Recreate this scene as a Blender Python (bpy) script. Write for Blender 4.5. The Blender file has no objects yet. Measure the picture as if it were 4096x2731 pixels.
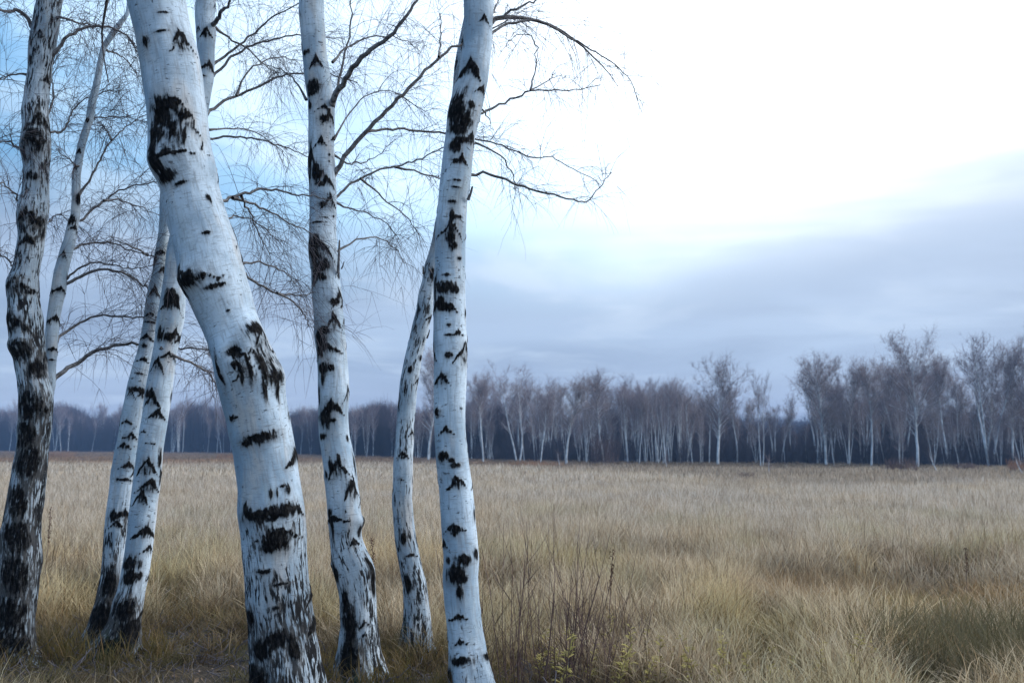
import bpy, math, random
import numpy as np
from mathutils import Vector, noise as mnoise

random.seed(7); RNG = np.random.default_rng(11)
scene = bpy.context.scene
COL = scene.collection

# ------------------------------------------------------------------ camera
SW, SH = 4096.0, 2731.0            # pixel grid in which the photograph was measured
FPX = 35.0/36.0*SW
HORIZON = 1778.0
CAM_H = 1.65
PITCH = math.atan((HORIZON-SH/2)/FPX)
CP, SP = math.cos(PITCH), math.sin(PITCH)
cam_d = bpy.data.cameras.new('camera'); cam = bpy.data.objects.new('camera', cam_d); COL.objects.link(cam)
cam.location = (0, 0, CAM_H); cam.rotation_euler = (math.pi/2+PITCH, 0, 0)
cam_d.sensor_width = 36; cam_d.lens = 35; cam_d.clip_start = 0.1; cam_d.clip_end = 4000
cam_d.dof.use_dof = True; cam_d.dof.focus_distance = 7.3; cam_d.dof.aperture_fstop = 3.2
scene.camera = cam

# ------------------------------------------------------------------ world, sun, exposure
SUN_AZ, SUN_EL = math.radians(74), math.radians(27)     # behind the bright cloud, azimuth to the right of the view
SUN_DIR = Vector((math.sin(SUN_AZ)*math.cos(SUN_EL), math.cos(SUN_AZ)*math.cos(SUN_EL), math.sin(SUN_EL)))

def NT(tree):
    tree.nodes.clear()
    def add(t, **kw):
        n = tree.nodes.new(t)
        for k, v in kw.items():
            if k == 'i':
                for a, b in v.items(): n.inputs[a].default_value = b
            else: setattr(n, k, v)
        return n
    def link(a, b): tree.links.new(a, b)
    def math_(op, a, b=None, c=None, clamp=False):
        n = tree.nodes.new('ShaderNodeMath'); n.operation = op; n.use_clamp = clamp
        for k, v in enumerate((a, b, c)):
            if v is None: continue
            if isinstance(v, (int, float)): n.inputs[k].default_value = v
            else: tree.links.new(v, n.inputs[k])
        return n.outputs[0]
    def mapr(v, a, b, c=0.0, d=1.0, smooth=True):
        n = tree.nodes.new('ShaderNodeMapRange'); n.interpolation_type = 'SMOOTHSTEP' if smooth else 'LINEAR'
        n.inputs[1].default_value = a; n.inputs[2].default_value = b; n.inputs[3].default_value = c; n.inputs[4].default_value = d
        tree.links.new(v, n.inputs[0]); return n.outputs[0]
    def mix(f, a, b, blend='MIX'):
        n = tree.nodes.new('ShaderNodeMix'); n.data_type = 'RGBA'; n.blend_type = blend
        for k, v in ((0, f), (6, a), (7, b)):
            if isinstance(v, (int, float)): n.inputs[k].default_value = v
            elif isinstance(v, tuple): n.inputs[k].default_value = (*v, 1.0) if len(v) == 3 else v
            else: tree.links.new(v, n.inputs[k])
        return n.outputs[2]
    def scaled(v, s):
        n = tree.nodes.new('ShaderNodeVectorMath'); n.operation = 'MULTIPLY'
        tree.links.new(v, n.inputs[0]); n.inputs[1].default_value = s; return n.outputs[0]
    def noise(v, scale, detail=3, rough=0.55, dist=0.0):
        n = tree.nodes.new('ShaderNodeTexNoise'); n.inputs['Scale'].default_value = scale
        n.inputs['Detail'].default_value = detail; n.inputs['Roughness'].default_value = rough
        n.inputs['Distortion'].default_value = dist
        if v is not None: tree.links.new(v, n.inputs['Vector'])
        return n.outputs[0]
    return add, link, math_, mapr, mix, scaled, noise

world = bpy.data.worlds.new('World'); scene.world = world; world.use_nodes = True
add, link, M, mapr, mix, scaled, noise = NT(world.node_tree)
tc = add('ShaderNodeTexCoord'); D = tc.outputs['Generated']
sep = add('ShaderNodeSeparateXYZ'); link(D, sep.inputs[0])
dx, dy, dz = sep.outputs
sky = add('ShaderNodeTexSky', sky_type='NISHITA', sun_disc=False, sun_elevation=SUN_EL, sun_rotation=SUN_AZ,
          altitude=100, air_density=1.0, dust_density=0.6, ozone_density=2.5)
clear = mix(1.0, sky.outputs[0], (0.030, 0.108, 0.132), 'MULTIPLY')      # sky at the strength of a dull evening
dt = add('ShaderNodeVectorMath', operation='DOT_PRODUCT'); link(D, dt.inputs[0]); dt.inputs[1].default_value = SUN_DIR
ang = M('ARCCOSINE', M('MINIMUM', dt.outputs['Value'], 0.9999))
# cloud sheet seen in perspective: direction over height
den = M('ADD', M('MAXIMUM', dz, 0.0), 0.16)
pl = add('ShaderNodeVectorMath', operation='DIVIDE'); link(D, pl.inputs[0])
cmb = add('ShaderNodeCombineXYZ'); link(den, cmb.inputs[0]); link(den, cmb.inputs[1]); cmb.inputs[2].default_value = 1
link(cmb.outputs[0], pl.inputs[1]); PL = pl.outputs[0]
n1 = noise(PL, 0.55, 4, 0.5, 0.3); n2 = noise(PL, 1.6, 4, 0.55, 0.4)
glow = mapr(M('ADD', ang, M('MULTIPLY', M('SUBTRACT', n1, 0.5), 0.35)), 0.74, 1.70, 1.0, 0.0)
deck = mapr(dz, 0.30, 0.80)                                             # the cloud sheet closes and brightens towards the zenith
thin = M('MAXIMUM', mapr(n2, 0.46, 0.66, 0.0, 0.8), M('MULTIPLY', deck, 0.9))                                  # thin white cloud over the blue
veil = mix(thin, clear, mix(deck, (0.36, 0.54, 0.72), (0.28, 0.55, 0.95)))
upper = mix(glow, veil, (1.25, 1.33, 1.42))
bn = noise(scaled(D, (2.2, 2.2, 15.0)), 1.0, 4, 0.5, 0.5)                # layered streaks of stratus
bank = mix(mapr(bn, 0.36, 0.64), (0.178, 0.244, 0.352), (0.248, 0.330, 0.455))
low = mapr(dz, 0.0, 0.10, 1.0, 0.0)
bank = mix(M('MULTIPLY', low, 0.5), bank, (0.215, 0.235, 0.315))
bank = mix(mapr(n2, 0.50, 0.68, 0.0, 0.38), bank, (0.36, 0.44, 0.54))
bankglow = mapr(ang, 0.70, 1.75, 0.26, 0.0)
bank = mix(M('MULTIPLY', bankglow, mapr(dz, -0.06, 0.2)), bank, (0.60, 0.66, 0.76))
q = M('SUBTRACT', dx, 0.12); q2 = M('MULTIPLY', q, q)
zt = M('MAXIMUM', M('MULTIPLY_ADD', q2, 0.26, 0.175), M('MULTIPLY_ADD', q, 0.26, 0.175))
ztop = M('ADD', M('MINIMUM', zt, 0.33), M('ADD', M('MULTIPLY', M('SUBTRACT', n1, 0.5), 0.10), M('MULTIPLY', M('SUBTRACT', bn, 0.5), 0.16)))
cover = mapr(M('SUBTRACT', dz, ztop), -0.075, 0.12, 0.0, 1.0)
col = mix(cover, bank, upper)
bg = add('ShaderNodeBackground'); link(col, bg.inputs[0]); bg.inputs[1].default_value = 1.0
wo = add('ShaderNodeOutputWorld'); link(bg.outputs[0], wo.inputs[0])
world.cycles.sampling_method = 'MANUAL'; world.cycles.sample_map_resolution = 512

sun_d = bpy.data.lights.new('sun', 'SUN'); sun_d.energy = 2.0; sun_d.angle = math.radians(26); sun_d.color = (0.95, 0.97, 1.0)
sun = bpy.data.objects.new('sun', sun_d); COL.objects.link(sun)
sun.rotation_euler = (-SUN_DIR).to_track_quat('-Z', 'Y').to_euler()

vs = scene.view_settings
vs.view_transform = 'Standard'; vs.look = 'None'; vs.gamma = 1; vs.use_curve_mapping = False; vs.exposure = 0.78
scene.cycles.max_bounces = 6; scene.cycles.diffuse_bounces = 3; scene.cycles.glossy_bounces = 2
scene.cycles.transmission_bounces = 3; scene.cycles.transparent_max_bounces = 8; scene.cycles.volume_bounces = 1
scene.cycles.filter_width = 1.5
scene.cycles.use_denoising = True

# ------------------------------------------------------------------ helpers
def px_dir(px, py):
    a = (px-SW/2)/FPX; b = (SH/2-py)/FPX
    return np.array([a, CP-b*SP, SP+b*CP])
def P(px, py, Y):
    d = px_dir(px, py); return np.array([0, 0, CAM_H]) + d*(Y/d[1])
def ground_Y(py):
    d = px_dir(SW/2, py); return d[1]*(-CAM_H/d[2])
def project(p):
    q = np.asarray(p) - np.array([0, 0, CAM_H])
    zc = q[..., 1]*CP + q[..., 2]*SP; yc = -q[..., 1]*SP + q[..., 2]*CP
    return SW/2 + FPX*q[..., 0]/zc, SH/2 - FPX*yc/zc, zc
def vnoise(x, y, s=1.0, seed=0.0):
    return mnoise.noise(Vector((x*s+seed, y*s-seed*1.7, seed*0.37)))
def gz(x, y):
    z = 0.0
    if 3 < y < 45: z = 0.05*vnoise(x, y, 0.35, 3.1) + 0.03*vnoise(x, y, 1.1, 8.2)
    z -= 0.28*math.exp(-(((x-4.0)/1.7)**2+((y-11.6)/0.9)**2))
    z -= 0.20*math.exp(-(((x-1.9)/1.0)**2+((y-13.0)/0.7)**2))
    return z

def set_props(o, label=None, cat=None, group=None, kind=None):
    for k, v in (('label', label), ('category', cat), ('group', group), ('kind', kind)):
        if v: o[k] = v
    return o
def empty(name, loc):
    o = bpy.data.objects.new(name, None); COL.objects.link(o); o.location = loc; o.empty_display_size = 0.2; return o
def mesh_from(name, V, F, mat=None, smooth=True, attrs=None):
    """V (n,3); F list of int arrays, each (m,k)"""
    me = bpy.data.meshes.new(name); V = np.ascontiguousarray(V, dtype=np.float32)
    if not isinstance(F, (list, tuple)): F = [F]
    F = [np.asarray(f, dtype=np.int32) for f in F if len(f)]
    loops = np.concatenate([f.ravel() for f in F]); tot = np.concatenate([np.full(len(f), f.shape[1], np.int32) for f in F])
    start = np.concatenate([[0], np.cumsum(tot)[:-1]]).astype(np.int32)
    me.vertices.add(len(V)); me.vertices.foreach_set('co', V.ravel())
    me.loops.add(len(loops)); me.loops.foreach_set('vertex_index', loops)
    me.polygons.add(len(tot)); me.polygons.foreach_set('loop_start', start); me.polygons.foreach_set('loop_total', tot)
    if smooth: me.polygons.foreach_set('use_smooth', np.ones(len(tot), bool))
    me.update(calc_edges=True)
    for k, (typ, dat) in (attrs or {}).items():
        a = me.attributes.new(k, typ, 'POINT')
        a.data.foreach_set({'FLOAT': 'value', 'FLOAT_VECTOR': 'vector', 'FLOAT_COLOR': 'color', 'INT': 'value'}[typ], np.ascontiguousarray(dat).ravel())
    if mat: me.materials.append(mat)
    return me
def mesh_obj(name, me, parent=None, loc=None):
    o = bpy.data.objects.new(name, me); COL.objects.link(o)
    if parent: o.parent = parent
    if loc is not None: o.location = loc
    return o

def tubes(pts, rad, sides):
    """pts (N,K,3), rad (N,K) -> V, F for N tapered tubes of K rings"""
    N, K, _ = pts.shape
    t = np.empty_like(pts); t[:, 1:-1] = pts[:, 2:]-pts[:, :-2]; t[:, 0] = pts[:, 1]-pts[:, 0]; t[:, -1] = pts[:, -1]-pts[:, -2]
    t /= np.linalg.norm(t, axis=2, keepdims=True)+1e-9
    mt = pts[:, -1]-pts[:, 0]; ref = np.where(np.abs(mt[:, 2:3]) > 0.75*np.linalg.norm(mt, axis=1, keepdims=True), [[1., 0.1, 0]], [[0.05, 0.1, 1.]])
    u = np.cross(t, ref[:, None, :]); u /= np.linalg.norm(u, axis=2, keepdims=True)+1e-9
    v = np.cross(t, u)
    a = np.arange(sides)*2*math.pi/sides
    ring = u[:, :, None, :]*np.cos(a)[None, None, :, None] + v[:, :, None, :]*np.sin(a)[None, None, :, None]
    V = (pts[:, :, None, :] + ring*rad[:, :, None, None]).reshape(-1, 3)
    idx = np.arange(N*K*sides).reshape(N, K, sides)
    A = idx[:, :-1]; B = idx[:, 1:]
    F = np.stack([A, np.roll(A, -1, 2), np.roll(B, -1, 2), B], -1).reshape(-1, 4)
    return V, F
class Batch:
    def __init__(s): s.V = []; s.F = []; s.n = 0; s.A = []
    def add(s, V, F, a=None):
        s.V.append(V); s.F.append(F+s.n); s.n += len(V)
        if a is not None: s.A.append(a)
    def mesh(s, name, mat, attr=None, smooth=True):
        by = {}
        for f in s.F: by.setdefault(f.shape[1], []).append(f)
        at = {attr: ('FLOAT', np.concatenate(s.A))} if attr else None
        return mesh_from(name, np.concatenate(s.V), [np.concatenate(v) for v in by.values()], mat, smooth, at)
def unit(v): return v/(np.linalg.norm(v, axis=-1, keepdims=True)+1e-9)
def smooth1(a, k):
    if k < 2: return a
    pad = np.pad(a, [(k, k)]+[(0, 0)]*(a.ndim-1), mode='edge'); w = np.hanning(2*k+3)[1:-1]; w /= w.sum()
    if a.ndim == 1: return np.convolve(pad, w, 'valid')
    return np.stack([np.convolve(pad[:, j], w, 'valid') for j in range(a.shape[1])], 1)

# ------------------------------------------------------------------ materials
def new_mat(name):
    m = bpy.data.materials.new(name); m.use_nodes = True; return m, NT(m.node_tree)
def finish(add, link, color, rough=0.8, bump=None, strength=0.4, dist=0.02, spec=0.25, transl=0.0):
    b = add('ShaderNodeBsdfPrincipled'); link(color, b.inputs['Base Color'])
    b.inputs['Specular IOR Level'].default_value = spec
    if isinstance(rough, float): b.inputs['Roughness'].default_value = rough
    else: link(rough, b.inputs['Roughness'])
    if bump is not None:
        bp = add('ShaderNodeBump'); bp.inputs['Strength'].default_value = strength; bp.inputs['Distance'].default_value = dist
        link(bump, bp.inputs['Height']); link(bp.outputs[0], b.inputs['Normal'])
    out = add('ShaderNodeOutputMaterial')
    if transl > 0:
        tr = add('ShaderNodeBsdfTranslucent'); link(color, tr.inputs[0]); ms = add('ShaderNodeMixShader'); ms.inputs[0].default_value = transl
        link(b.outputs[0], ms.inputs[1]); link(tr.outputs[0], ms.inputs[2]); link(ms.outputs[0], out.inputs[0])
    else: link(b.outputs[0], out.inputs[0])
def attr(add, name, typ='GEOMETRY', out='Fac'):
    a = add('ShaderNodeAttribute'); a.attribute_name = name; a.attribute_type = typ; return a.outputs[out]

def bark_material():
    m, (add, link, M, mapr, mix, scaled, noise) = new_mat('birch_bark')
    bc = attr(add, 'bc', out='Vector'); mark = attr(add, 'mark'); rough = attr(add, 'rough'); moss = attr(add, 'moss')
    big = noise(scaled(bc, (3, 3, 2.2)), 1.0, 3)
    base = mix(mapr(big, 0.35, 0.65), (0.25, 0.335, 0.415), (0.475, 0.565, 0.645))
    tan = noise(scaled(bc, (7, 7, 2.0)), 1.0, 4)
    base = mix(mapr(tan, 0.52, 0.72, 0, 0.6), base, (0.47, 0.43, 0.39))
    alg = noise(scaled(bc, (4, 4, 1.6)), 1.0, 5, 0.65)
    base = mix(mapr(alg, 0.55, 0.75, 0, 0.55), base, (0.30, 0.33, 0.31))
    # lenticels: short level dashes
    ln = noise(scaled(bc, (16, 16, 125)), 1.0, 2, 0.5); ln2 = noise(scaled(bc, (5, 5, 34)), 1.0, 3, 0.6)
    base = mix(M('MULTIPLY', mapr(ln, 0.52, 0.66), mapr(ln2, 0.42, 0.66, 0.10, 0.62)), base, (0.20, 0.21, 0.22))
    # peeling upright streaks
    st = noise(scaled(bc, (75, 75, 7)), 1.0, 3, 0.6)
    base = mix(mapr(st, 0.48, 0.70, 0, 0.6), base, (0.24, 0.26, 0.28))
    hx = noise(scaled(bc, (34, 34, 30)), 1.0, 4, 0.7)
    base = mix(mapr(hx, 0.52, 0.72, 0, 0.55), base, (0.20, 0.23, 0.26))
    # small black specks and patches
    sp = noise(scaled(bc, (22, 22, 48)), 1.0, 3, 0.55); sp2 = noise(scaled(bc, (2.6, 2.6, 2.0)), 1.0, 2)
    speck = M('MULTIPLY', mapr(M('ADD', sp, M('MULTIPLY', M('SUBTRACT', sp2, 0.5), 0.35)), 0.645, 0.72), 0.75)
    base = mix(speck, base, (0.035, 0.035, 0.036))
    # rough fissured bark
    fi = noise(scaled(bc, (64, 64, 11)), 1.0, 4, 0.6, 0.5); fb = noise(scaled(bc, (9, 9, 4.5)), 1.0, 3, 0.6)
    fv = M('ADD', M('MULTIPLY', fi, 0.62), M('MULTIPLY', fb, 0.38))
    thr = M('SUBTRACT', fv, M('MULTIPLY_ADD', rough, 0.21, 0.325))
    fis = mapr(thr, -0.035, 0.035, 1.0, 0.0)
    base = mix(M('MULTIPLY', mapr(rough, 0.1, 0.9, 0.0, 0.55), mapr(fi, 0.3, 0.7, 1.0, 0.25)), base, (0.17, 0.175, 0.18))
    base = mix(fis, base, (0.015, 0.015, 0.016))
    # brow marks
    mn = noise(scaled(bc, (30, 30, 22)), 1.0, 4, 0.65); ms = noise(scaled(bc, (70, 70, 10)), 1.0, 2, 0.5)
    mv = M('ADD', mark, M('ADD', M('MULTIPLY', M('SUBTRACT', mn, 0.5), 1.15), M('MULTIPLY', M('SUBTRACT', ms, 0.5), 1.45)))
    mk = mapr(mv, -0.12, 0.42)
    dark = mix(mapr(noise(scaled(bc, (70, 70, 24)), 1.0, 4, 0.65), 0.42, 0.75), (0.0015, 0.0015, 0.0016), (0.030, 0.028, 0.027))
    halo = M('MULTIPLY', mapr(mv, -0.95, 0.1), 0.40)
    base = mix(halo, base, (0.16, 0.16, 0.16))
    base = mix(mk, base, dark)
    mo = noise(scaled(bc, (14, 14, 8)), 1.0, 4, 0.6)
    base = mix(mapr(M('ADD', mo, moss), 0.76, 1.02, 0, 0.9), base, mix(mapr(noise(scaled(bc, (50, 50, 26)), 1.0, 4, 0.6), 0.35, 0.65), (0.008, 0.013, 0.008), (0.040, 0.058, 0.036)))
    bump = M('ADD', M('MULTIPLY', mk, 0.5), M('ADD', M('MULTIPLY', fis, -0.9), M('ADD', M('MULTIPLY', ln, 0.25), M('MULTIPLY', mn, 0.5))))
    finish(add, link, base, 0.85, bump, 0.5, 0.010, 0.06)
    return m
BARK = bark_material()

def limb_material():
    m, (add, link, M, mapr, mix, scaled, noise) = new_mat('limb_bark')
    tc = add('ShaderNodeTexCoord'); r = attr(add, 'rr')
    n = noise(tc.outputs['Object'], 26, 4, 0.6)
    thick = mapr(M('ADD', r, M('MULTIPLY', M('SUBTRACT', n, 0.5), 0.02)), 0.018, 0.036)
    c = mix(mapr(n, 0.35, 0.65), (0.060, 0.054, 0.055), (0.16, 0.155, 0.155))
    c2 = mix(mapr(n, 0.42, 0.58), (0.06, 0.06, 0.06), (0.55, 0.55, 0.55))
    finish(add, link, mix(thick, c, c2), 0.75, n, 0.4, 0.006)
    return m
LIMB = limb_material()
def flat_noise_mat(name, c1, c2, scale, rough=0.85, transl=0.0, tint=None, bumps=0.0):
    m, (add, link, M, mapr, mix, scaled, noise) = new_mat(name)
    tc = add('ShaderNodeTexCoord'); n = noise(tc.outputs['Object'], scale, 3, 0.6)
    c = mix(mapr(n, 0.35, 0.65), c1, c2)
    if tint:
        oi = add('ShaderNodeObjectInfo'); c = mix(M('MULTIPLY', oi.outputs['Random'], 0.55), c, tint)
    finish(add, link, c, rough, n if bumps else None, bumps, 0.01, 0.15, transl)
    return m
TWIG = flat_noise_mat('birch_twig', (0.062, 0.056, 0.066), (0.115, 0.104, 0.115), 5)
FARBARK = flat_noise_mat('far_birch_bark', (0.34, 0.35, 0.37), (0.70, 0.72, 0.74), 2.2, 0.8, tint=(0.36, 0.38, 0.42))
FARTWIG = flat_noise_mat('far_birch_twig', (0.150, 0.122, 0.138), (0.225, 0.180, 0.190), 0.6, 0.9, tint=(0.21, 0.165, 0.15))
WOODTWIG = flat_noise_mat('wood_twig', (0.034, 0.029, 0.038), (0.072, 0.058, 0.070), 0.5, 0.9)
RUST = flat_noise_mat('rust_twig', (0.20, 0.105, 0.06), (0.30, 0.17, 0.10), 1.2, 0.9)
DARKSHRUB = flat_noise_mat('dark_shrub_twig', (0.08, 0.055, 0.055), (0.13, 0.09, 0.085), 1.2, 0.9)
STEMM = flat_noise_mat('red_shrub_stem', (0.060, 0.036, 0.032), (0.12, 0.075, 0.065), 8, 0.6)
WEED = flat_noise_mat('yellow_weed_leaf', (0.24, 0.21, 0.065), (0.42, 0.35, 0.13), 9, 0.8, 0.3)
SEED = flat_noise_mat('brown_seed', (0.07, 0.035, 0.02), (0.14, 0.075, 0.045), 20, 0.85)
LEAF = flat_noise_mat('fallen_leaf', (0.09, 0.06, 0.04), (0.24, 0.17, 0.12), 6, 0.8)

def grass_material(name, root, tip):
    m, (add, link, M, mapr, mix, scaled, noise) = new_mat(name)
    h = attr(add, 'bh'); tint = attr(add, 'tint', 'INSTANCER', 'Color'); r = attr(add, 'br')
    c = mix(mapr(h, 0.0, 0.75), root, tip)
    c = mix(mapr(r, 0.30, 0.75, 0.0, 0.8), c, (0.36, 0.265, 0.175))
    c = mix(mapr(r, 0.80, 0.86, 0.0, 0.85), c, (0.12, 0.095, 0.055))
    c = mix(1.0, c, tint, 'MULTIPLY')
    finish(add, link, c, 0.7, None, spec=0.15, transl=0.36)
    return m
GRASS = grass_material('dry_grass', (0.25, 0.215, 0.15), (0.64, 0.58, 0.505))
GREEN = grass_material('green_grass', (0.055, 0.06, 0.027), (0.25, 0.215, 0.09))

# ------------------------------------------------------------------ ground
def ground():
    def axis(fine0, fine1, step, far0, far1):
        a = list(np.arange(fine0, fine1, step)); s = step
        x = fine1
        while x < far1: a.append(x); s *= 1.25; x += s
        a.append(far1); x = fine0; s = step; b = []
        while x > far0: s *= 1.25; x -= s; b.append(max(x, far0))
        return np.array(sorted(set(b+a)))
    xs = axis(-9, 9, 0.14, -700, 700); ys = axis(4, 24, 0.14, -60, 800)
    X, Y = np.meshgrid(xs, ys); Z = np.array([gz(x, y) for x, y in zip(X.ravel(), Y.ravel())])
    V = np.stack([X.ravel(), Y.ravel(), Z], 1); n = len(xs); idx = np.arange(len(V)).reshape(len(ys), n)
    F = np.stack([idx[:-1, :-1], idx[:-1, 1:], idx[1:, 1:], idx[1:, :-1]], -1).reshape(-1, 4)
    m, (add, link, M, mapr, mix, scaled, noise) = new_mat('meadow_soil')
    tc = add('ShaderNodeTexCoord'); o = tc.outputs['Object']
    a = noise(o, 0.7, 5); b = noise(o, 9, 5, 0.65); c = noise(o, 38, 4, 0.6)
    col = mix(mapr(b, 0.35, 0.65), (0.030, 0.023, 0.017), (0.066, 0.050, 0.035))
    col = mix(mapr(c, 0.54, 0.72, 0, 0.6), col, (0.12, 0.092, 0.068))
    col = mix(mapr(a, 0.45, 0.65, 0, 0.55), col, (0.065, 0.072, 0.032))
    finish(add, link, col, 0.95, M('ADD', b, M('MULTIPLY', c, 0.4)), 0.8, 0.04, 0.1)
    g = mesh_obj('ground', mesh_from('ground', V, F, m)); set_props(g, kind='structure', label='brown soil of the meadow under dry grass and leaf litter')
ground()

# ------------------------------------------------------------------ foreground birches
# outlines: (row, left edge, right edge) measured along each stem; marks: c = brow (x, y, half width, drop, thickness), b = blotch (x, y, rx, ry)
EDGE = {
'A': [(0,153,245),(96,134,236),(191,120,220),(287,113,201),(383,99,191),(446,91,190),(510,96,194),(586,86,199),(657,96,196),(765,94,193),(829,78,196),(893,75,184),(950,75,177),(1027,64,165),(1091,54,153),(1130,37,153),(1200,41,155),(1270,43,168),(1350,54,172),(1378,43,176),(1420,60,182),(1505,73,190),(1580,82,208),(1650,83,204),(1720,75,200),(1800,67,191),(1860,56,182),(1950,43,174),(2040,27,165),(2130,9,158),(2215,0,164),(2300,-5,155),(2400,0,140),(2500,-12,132),(2600,-50,138),(2670,-100,180)],
'B': [(-10,512,526),(57,500,518),(127,442,470),(191,403,425),(255,389,413),(350,370,398),(400,356,386),(478,344,373),(574,312,344),(638,300,331),(702,288,322),(797,287,320),(861,284,320),(900,271,311),(956,258,303),(1000,241,293),(1091,217,271),(1155,207,265),(1219,196,249),(1283,186,236),(1347,182,231),(1410,186,228),(1474,186,222),(1540,172,222),(1600,150,204)],
'C1': [(-10,640,700),(200,642,700),(500,646,702),(700,645,698),(900,638,690),(964,630,676),(1027,617,668),(1091,609,664),(1155,593,651),(1219,581,645),(1283,574,632),(1347,563,623),(1410,549,614),(1474,528,598),(1538,512,588),(1602,501,580),(1665,485,570),(1729,475,562),(1793,463,553),(1890,445,542),(1960,439,530),(2040,428,518),(2130,420,508),(2200,414,500),(2300,404,490),(2400,385,485),(2500,356,485),(2580,320,500),(2650,270,520)],
'C2': [(0,784,863),(64,780,857),(128,785,864),(191,790,857),(255,784,857),(319,774,854),(383,763,841),(447,752,831),(510,745,828),(700,722,806),(900,690,778),(1027,667,760),(1091,660,750),(1155,651,741),(1219,641,739),(1283,630,735),(1347,622,721),(1410,612,708),(1474,600,698),(1538,590,690),(1602,580,682),(1665,571,671),(1729,558,660),(1793,550,650),(1890,539,645),(1960,530,638),(2012,523,630),(2108,512,616),(2195,502,608),(2281,488,596),(2368,470,578),(2412,455,571),(2498,435,562),(2585,395,556),(2650,340,570)],
'D': [(0,506,737),(64,519,752),(128,538,768),(191,551,784),(255,564,798),(319,573,811),(383,586,816),(447,599,825),(510,603,832),(574,596,838),(625,586,847),(660,598,857),(702,624,867),(765,650,876),(829,660,895),(893,675,918),(964,695,942),(1027,706,961),(1091,708,980),(1155,737,1000),(1219,766,1019),(1283,796,1035),(1347,821,1057),(1410,837,1089),(1474,850,1121),(1506,859,1134),(1538,869,1139),(1602,888,1145),(1665,907,1157),(1729,917,1169),(1793,933,1178),(1860,943,1188),(1950,954,1205),(2040,949,1217),(2130,966,1223),(2215,972,1226),(2300,982,1233),(2400,984,1247),(2500,995,1260),(2600,1003,1273),(2731,1019,1287),(2850,1010,1310)],
'E': [(0,1197,1295),(45,1195,1294),(134,1204,1300),(223,1210,1306),(312,1219,1320),(402,1233,1338),(491,1235,1340),(580,1234,1337),(670,1233,1342),(740,1237,1344),(829,1237,1343),(918,1235,1344),(1000,1233,1349),(1080,1245,1353),(1170,1248,1366),(1260,1256,1373),(1340,1258,1378),(1400,1267,1384),(1480,1271,1392),(1550,1271,1396),(1600,1274,1395),(1660,1275,1393),(1750,1279,1399),(1840,1291,1419),(1900,1296,1428),(1950,1303,1431),(2000,1309,1441),(2085,1314,1447),(2150,1321,1446),(2240,1326,1476),(2300,1342,1496),(2400,1359,1506),(2500,1363,1510),(2600,1357,1516),(2700,1350,1533),(2740,1330,1555)],
'F': [(300,1815,1870),(600,1790,1850),(800,1765,1830),(900,1738,1800),(957,1730,1786),(1015,1714,1770),(1072,1695,1752),(1130,1687,1745),(1187,1671,1736),(1244,1664,1731),(1302,1648,1718),(1359,1637,1704),(1416,1623,1690),(1474,1610,1681),(1531,1599,1671),(1589,1595,1666),(1646,1589,1661),(1703,1585,1656),(1790,1579,1654),(1860,1572,1651),(1919,1572,1651),(2000,1568,1648),(2097,1574,1656),(2156,1578,1666),(2216,1588,1677),(2275,1598,1690),(2335,1610,1706),(2394,1613,1716),(2453,1616,1721),(2513,1610,1725),(2572,1607,1727),(2650,1590,1740)],
'G': [(0,1853,1978),(89,1856,1972),(179,1851,1968),(250,1840,1960),(312,1832,1956),(375,1810,1942),(446,1796,1927),(535,1784,1904),(625,1770,1893),(700,1764,1887),(740,1758,1882),(800,1752,1869),(873,1744,1865),(960,1739,1861),(1050,1738,1861),(1150,1733,1862),(1240,1735,1864),(1320,1735,1864),(1365,1732,1869),(1400,1736,1867),(1474,1736,1866),(1560,1735,1863),(1646,1735,1863),(1720,1737,1864),(1790,1741,1868),(1860,1746,1876),(1950,1757,1890),(2030,1761,1898),(2100,1763,1902),(2180,1770,1911),(2240,1776,1917),(2310,1773,1912),(2400,1776,1916),(2480,1782,1926),(2560,1790,1940),(2650,1794,1954),(2731,1800,1972),(2810,1790,2000)],
}
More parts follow.
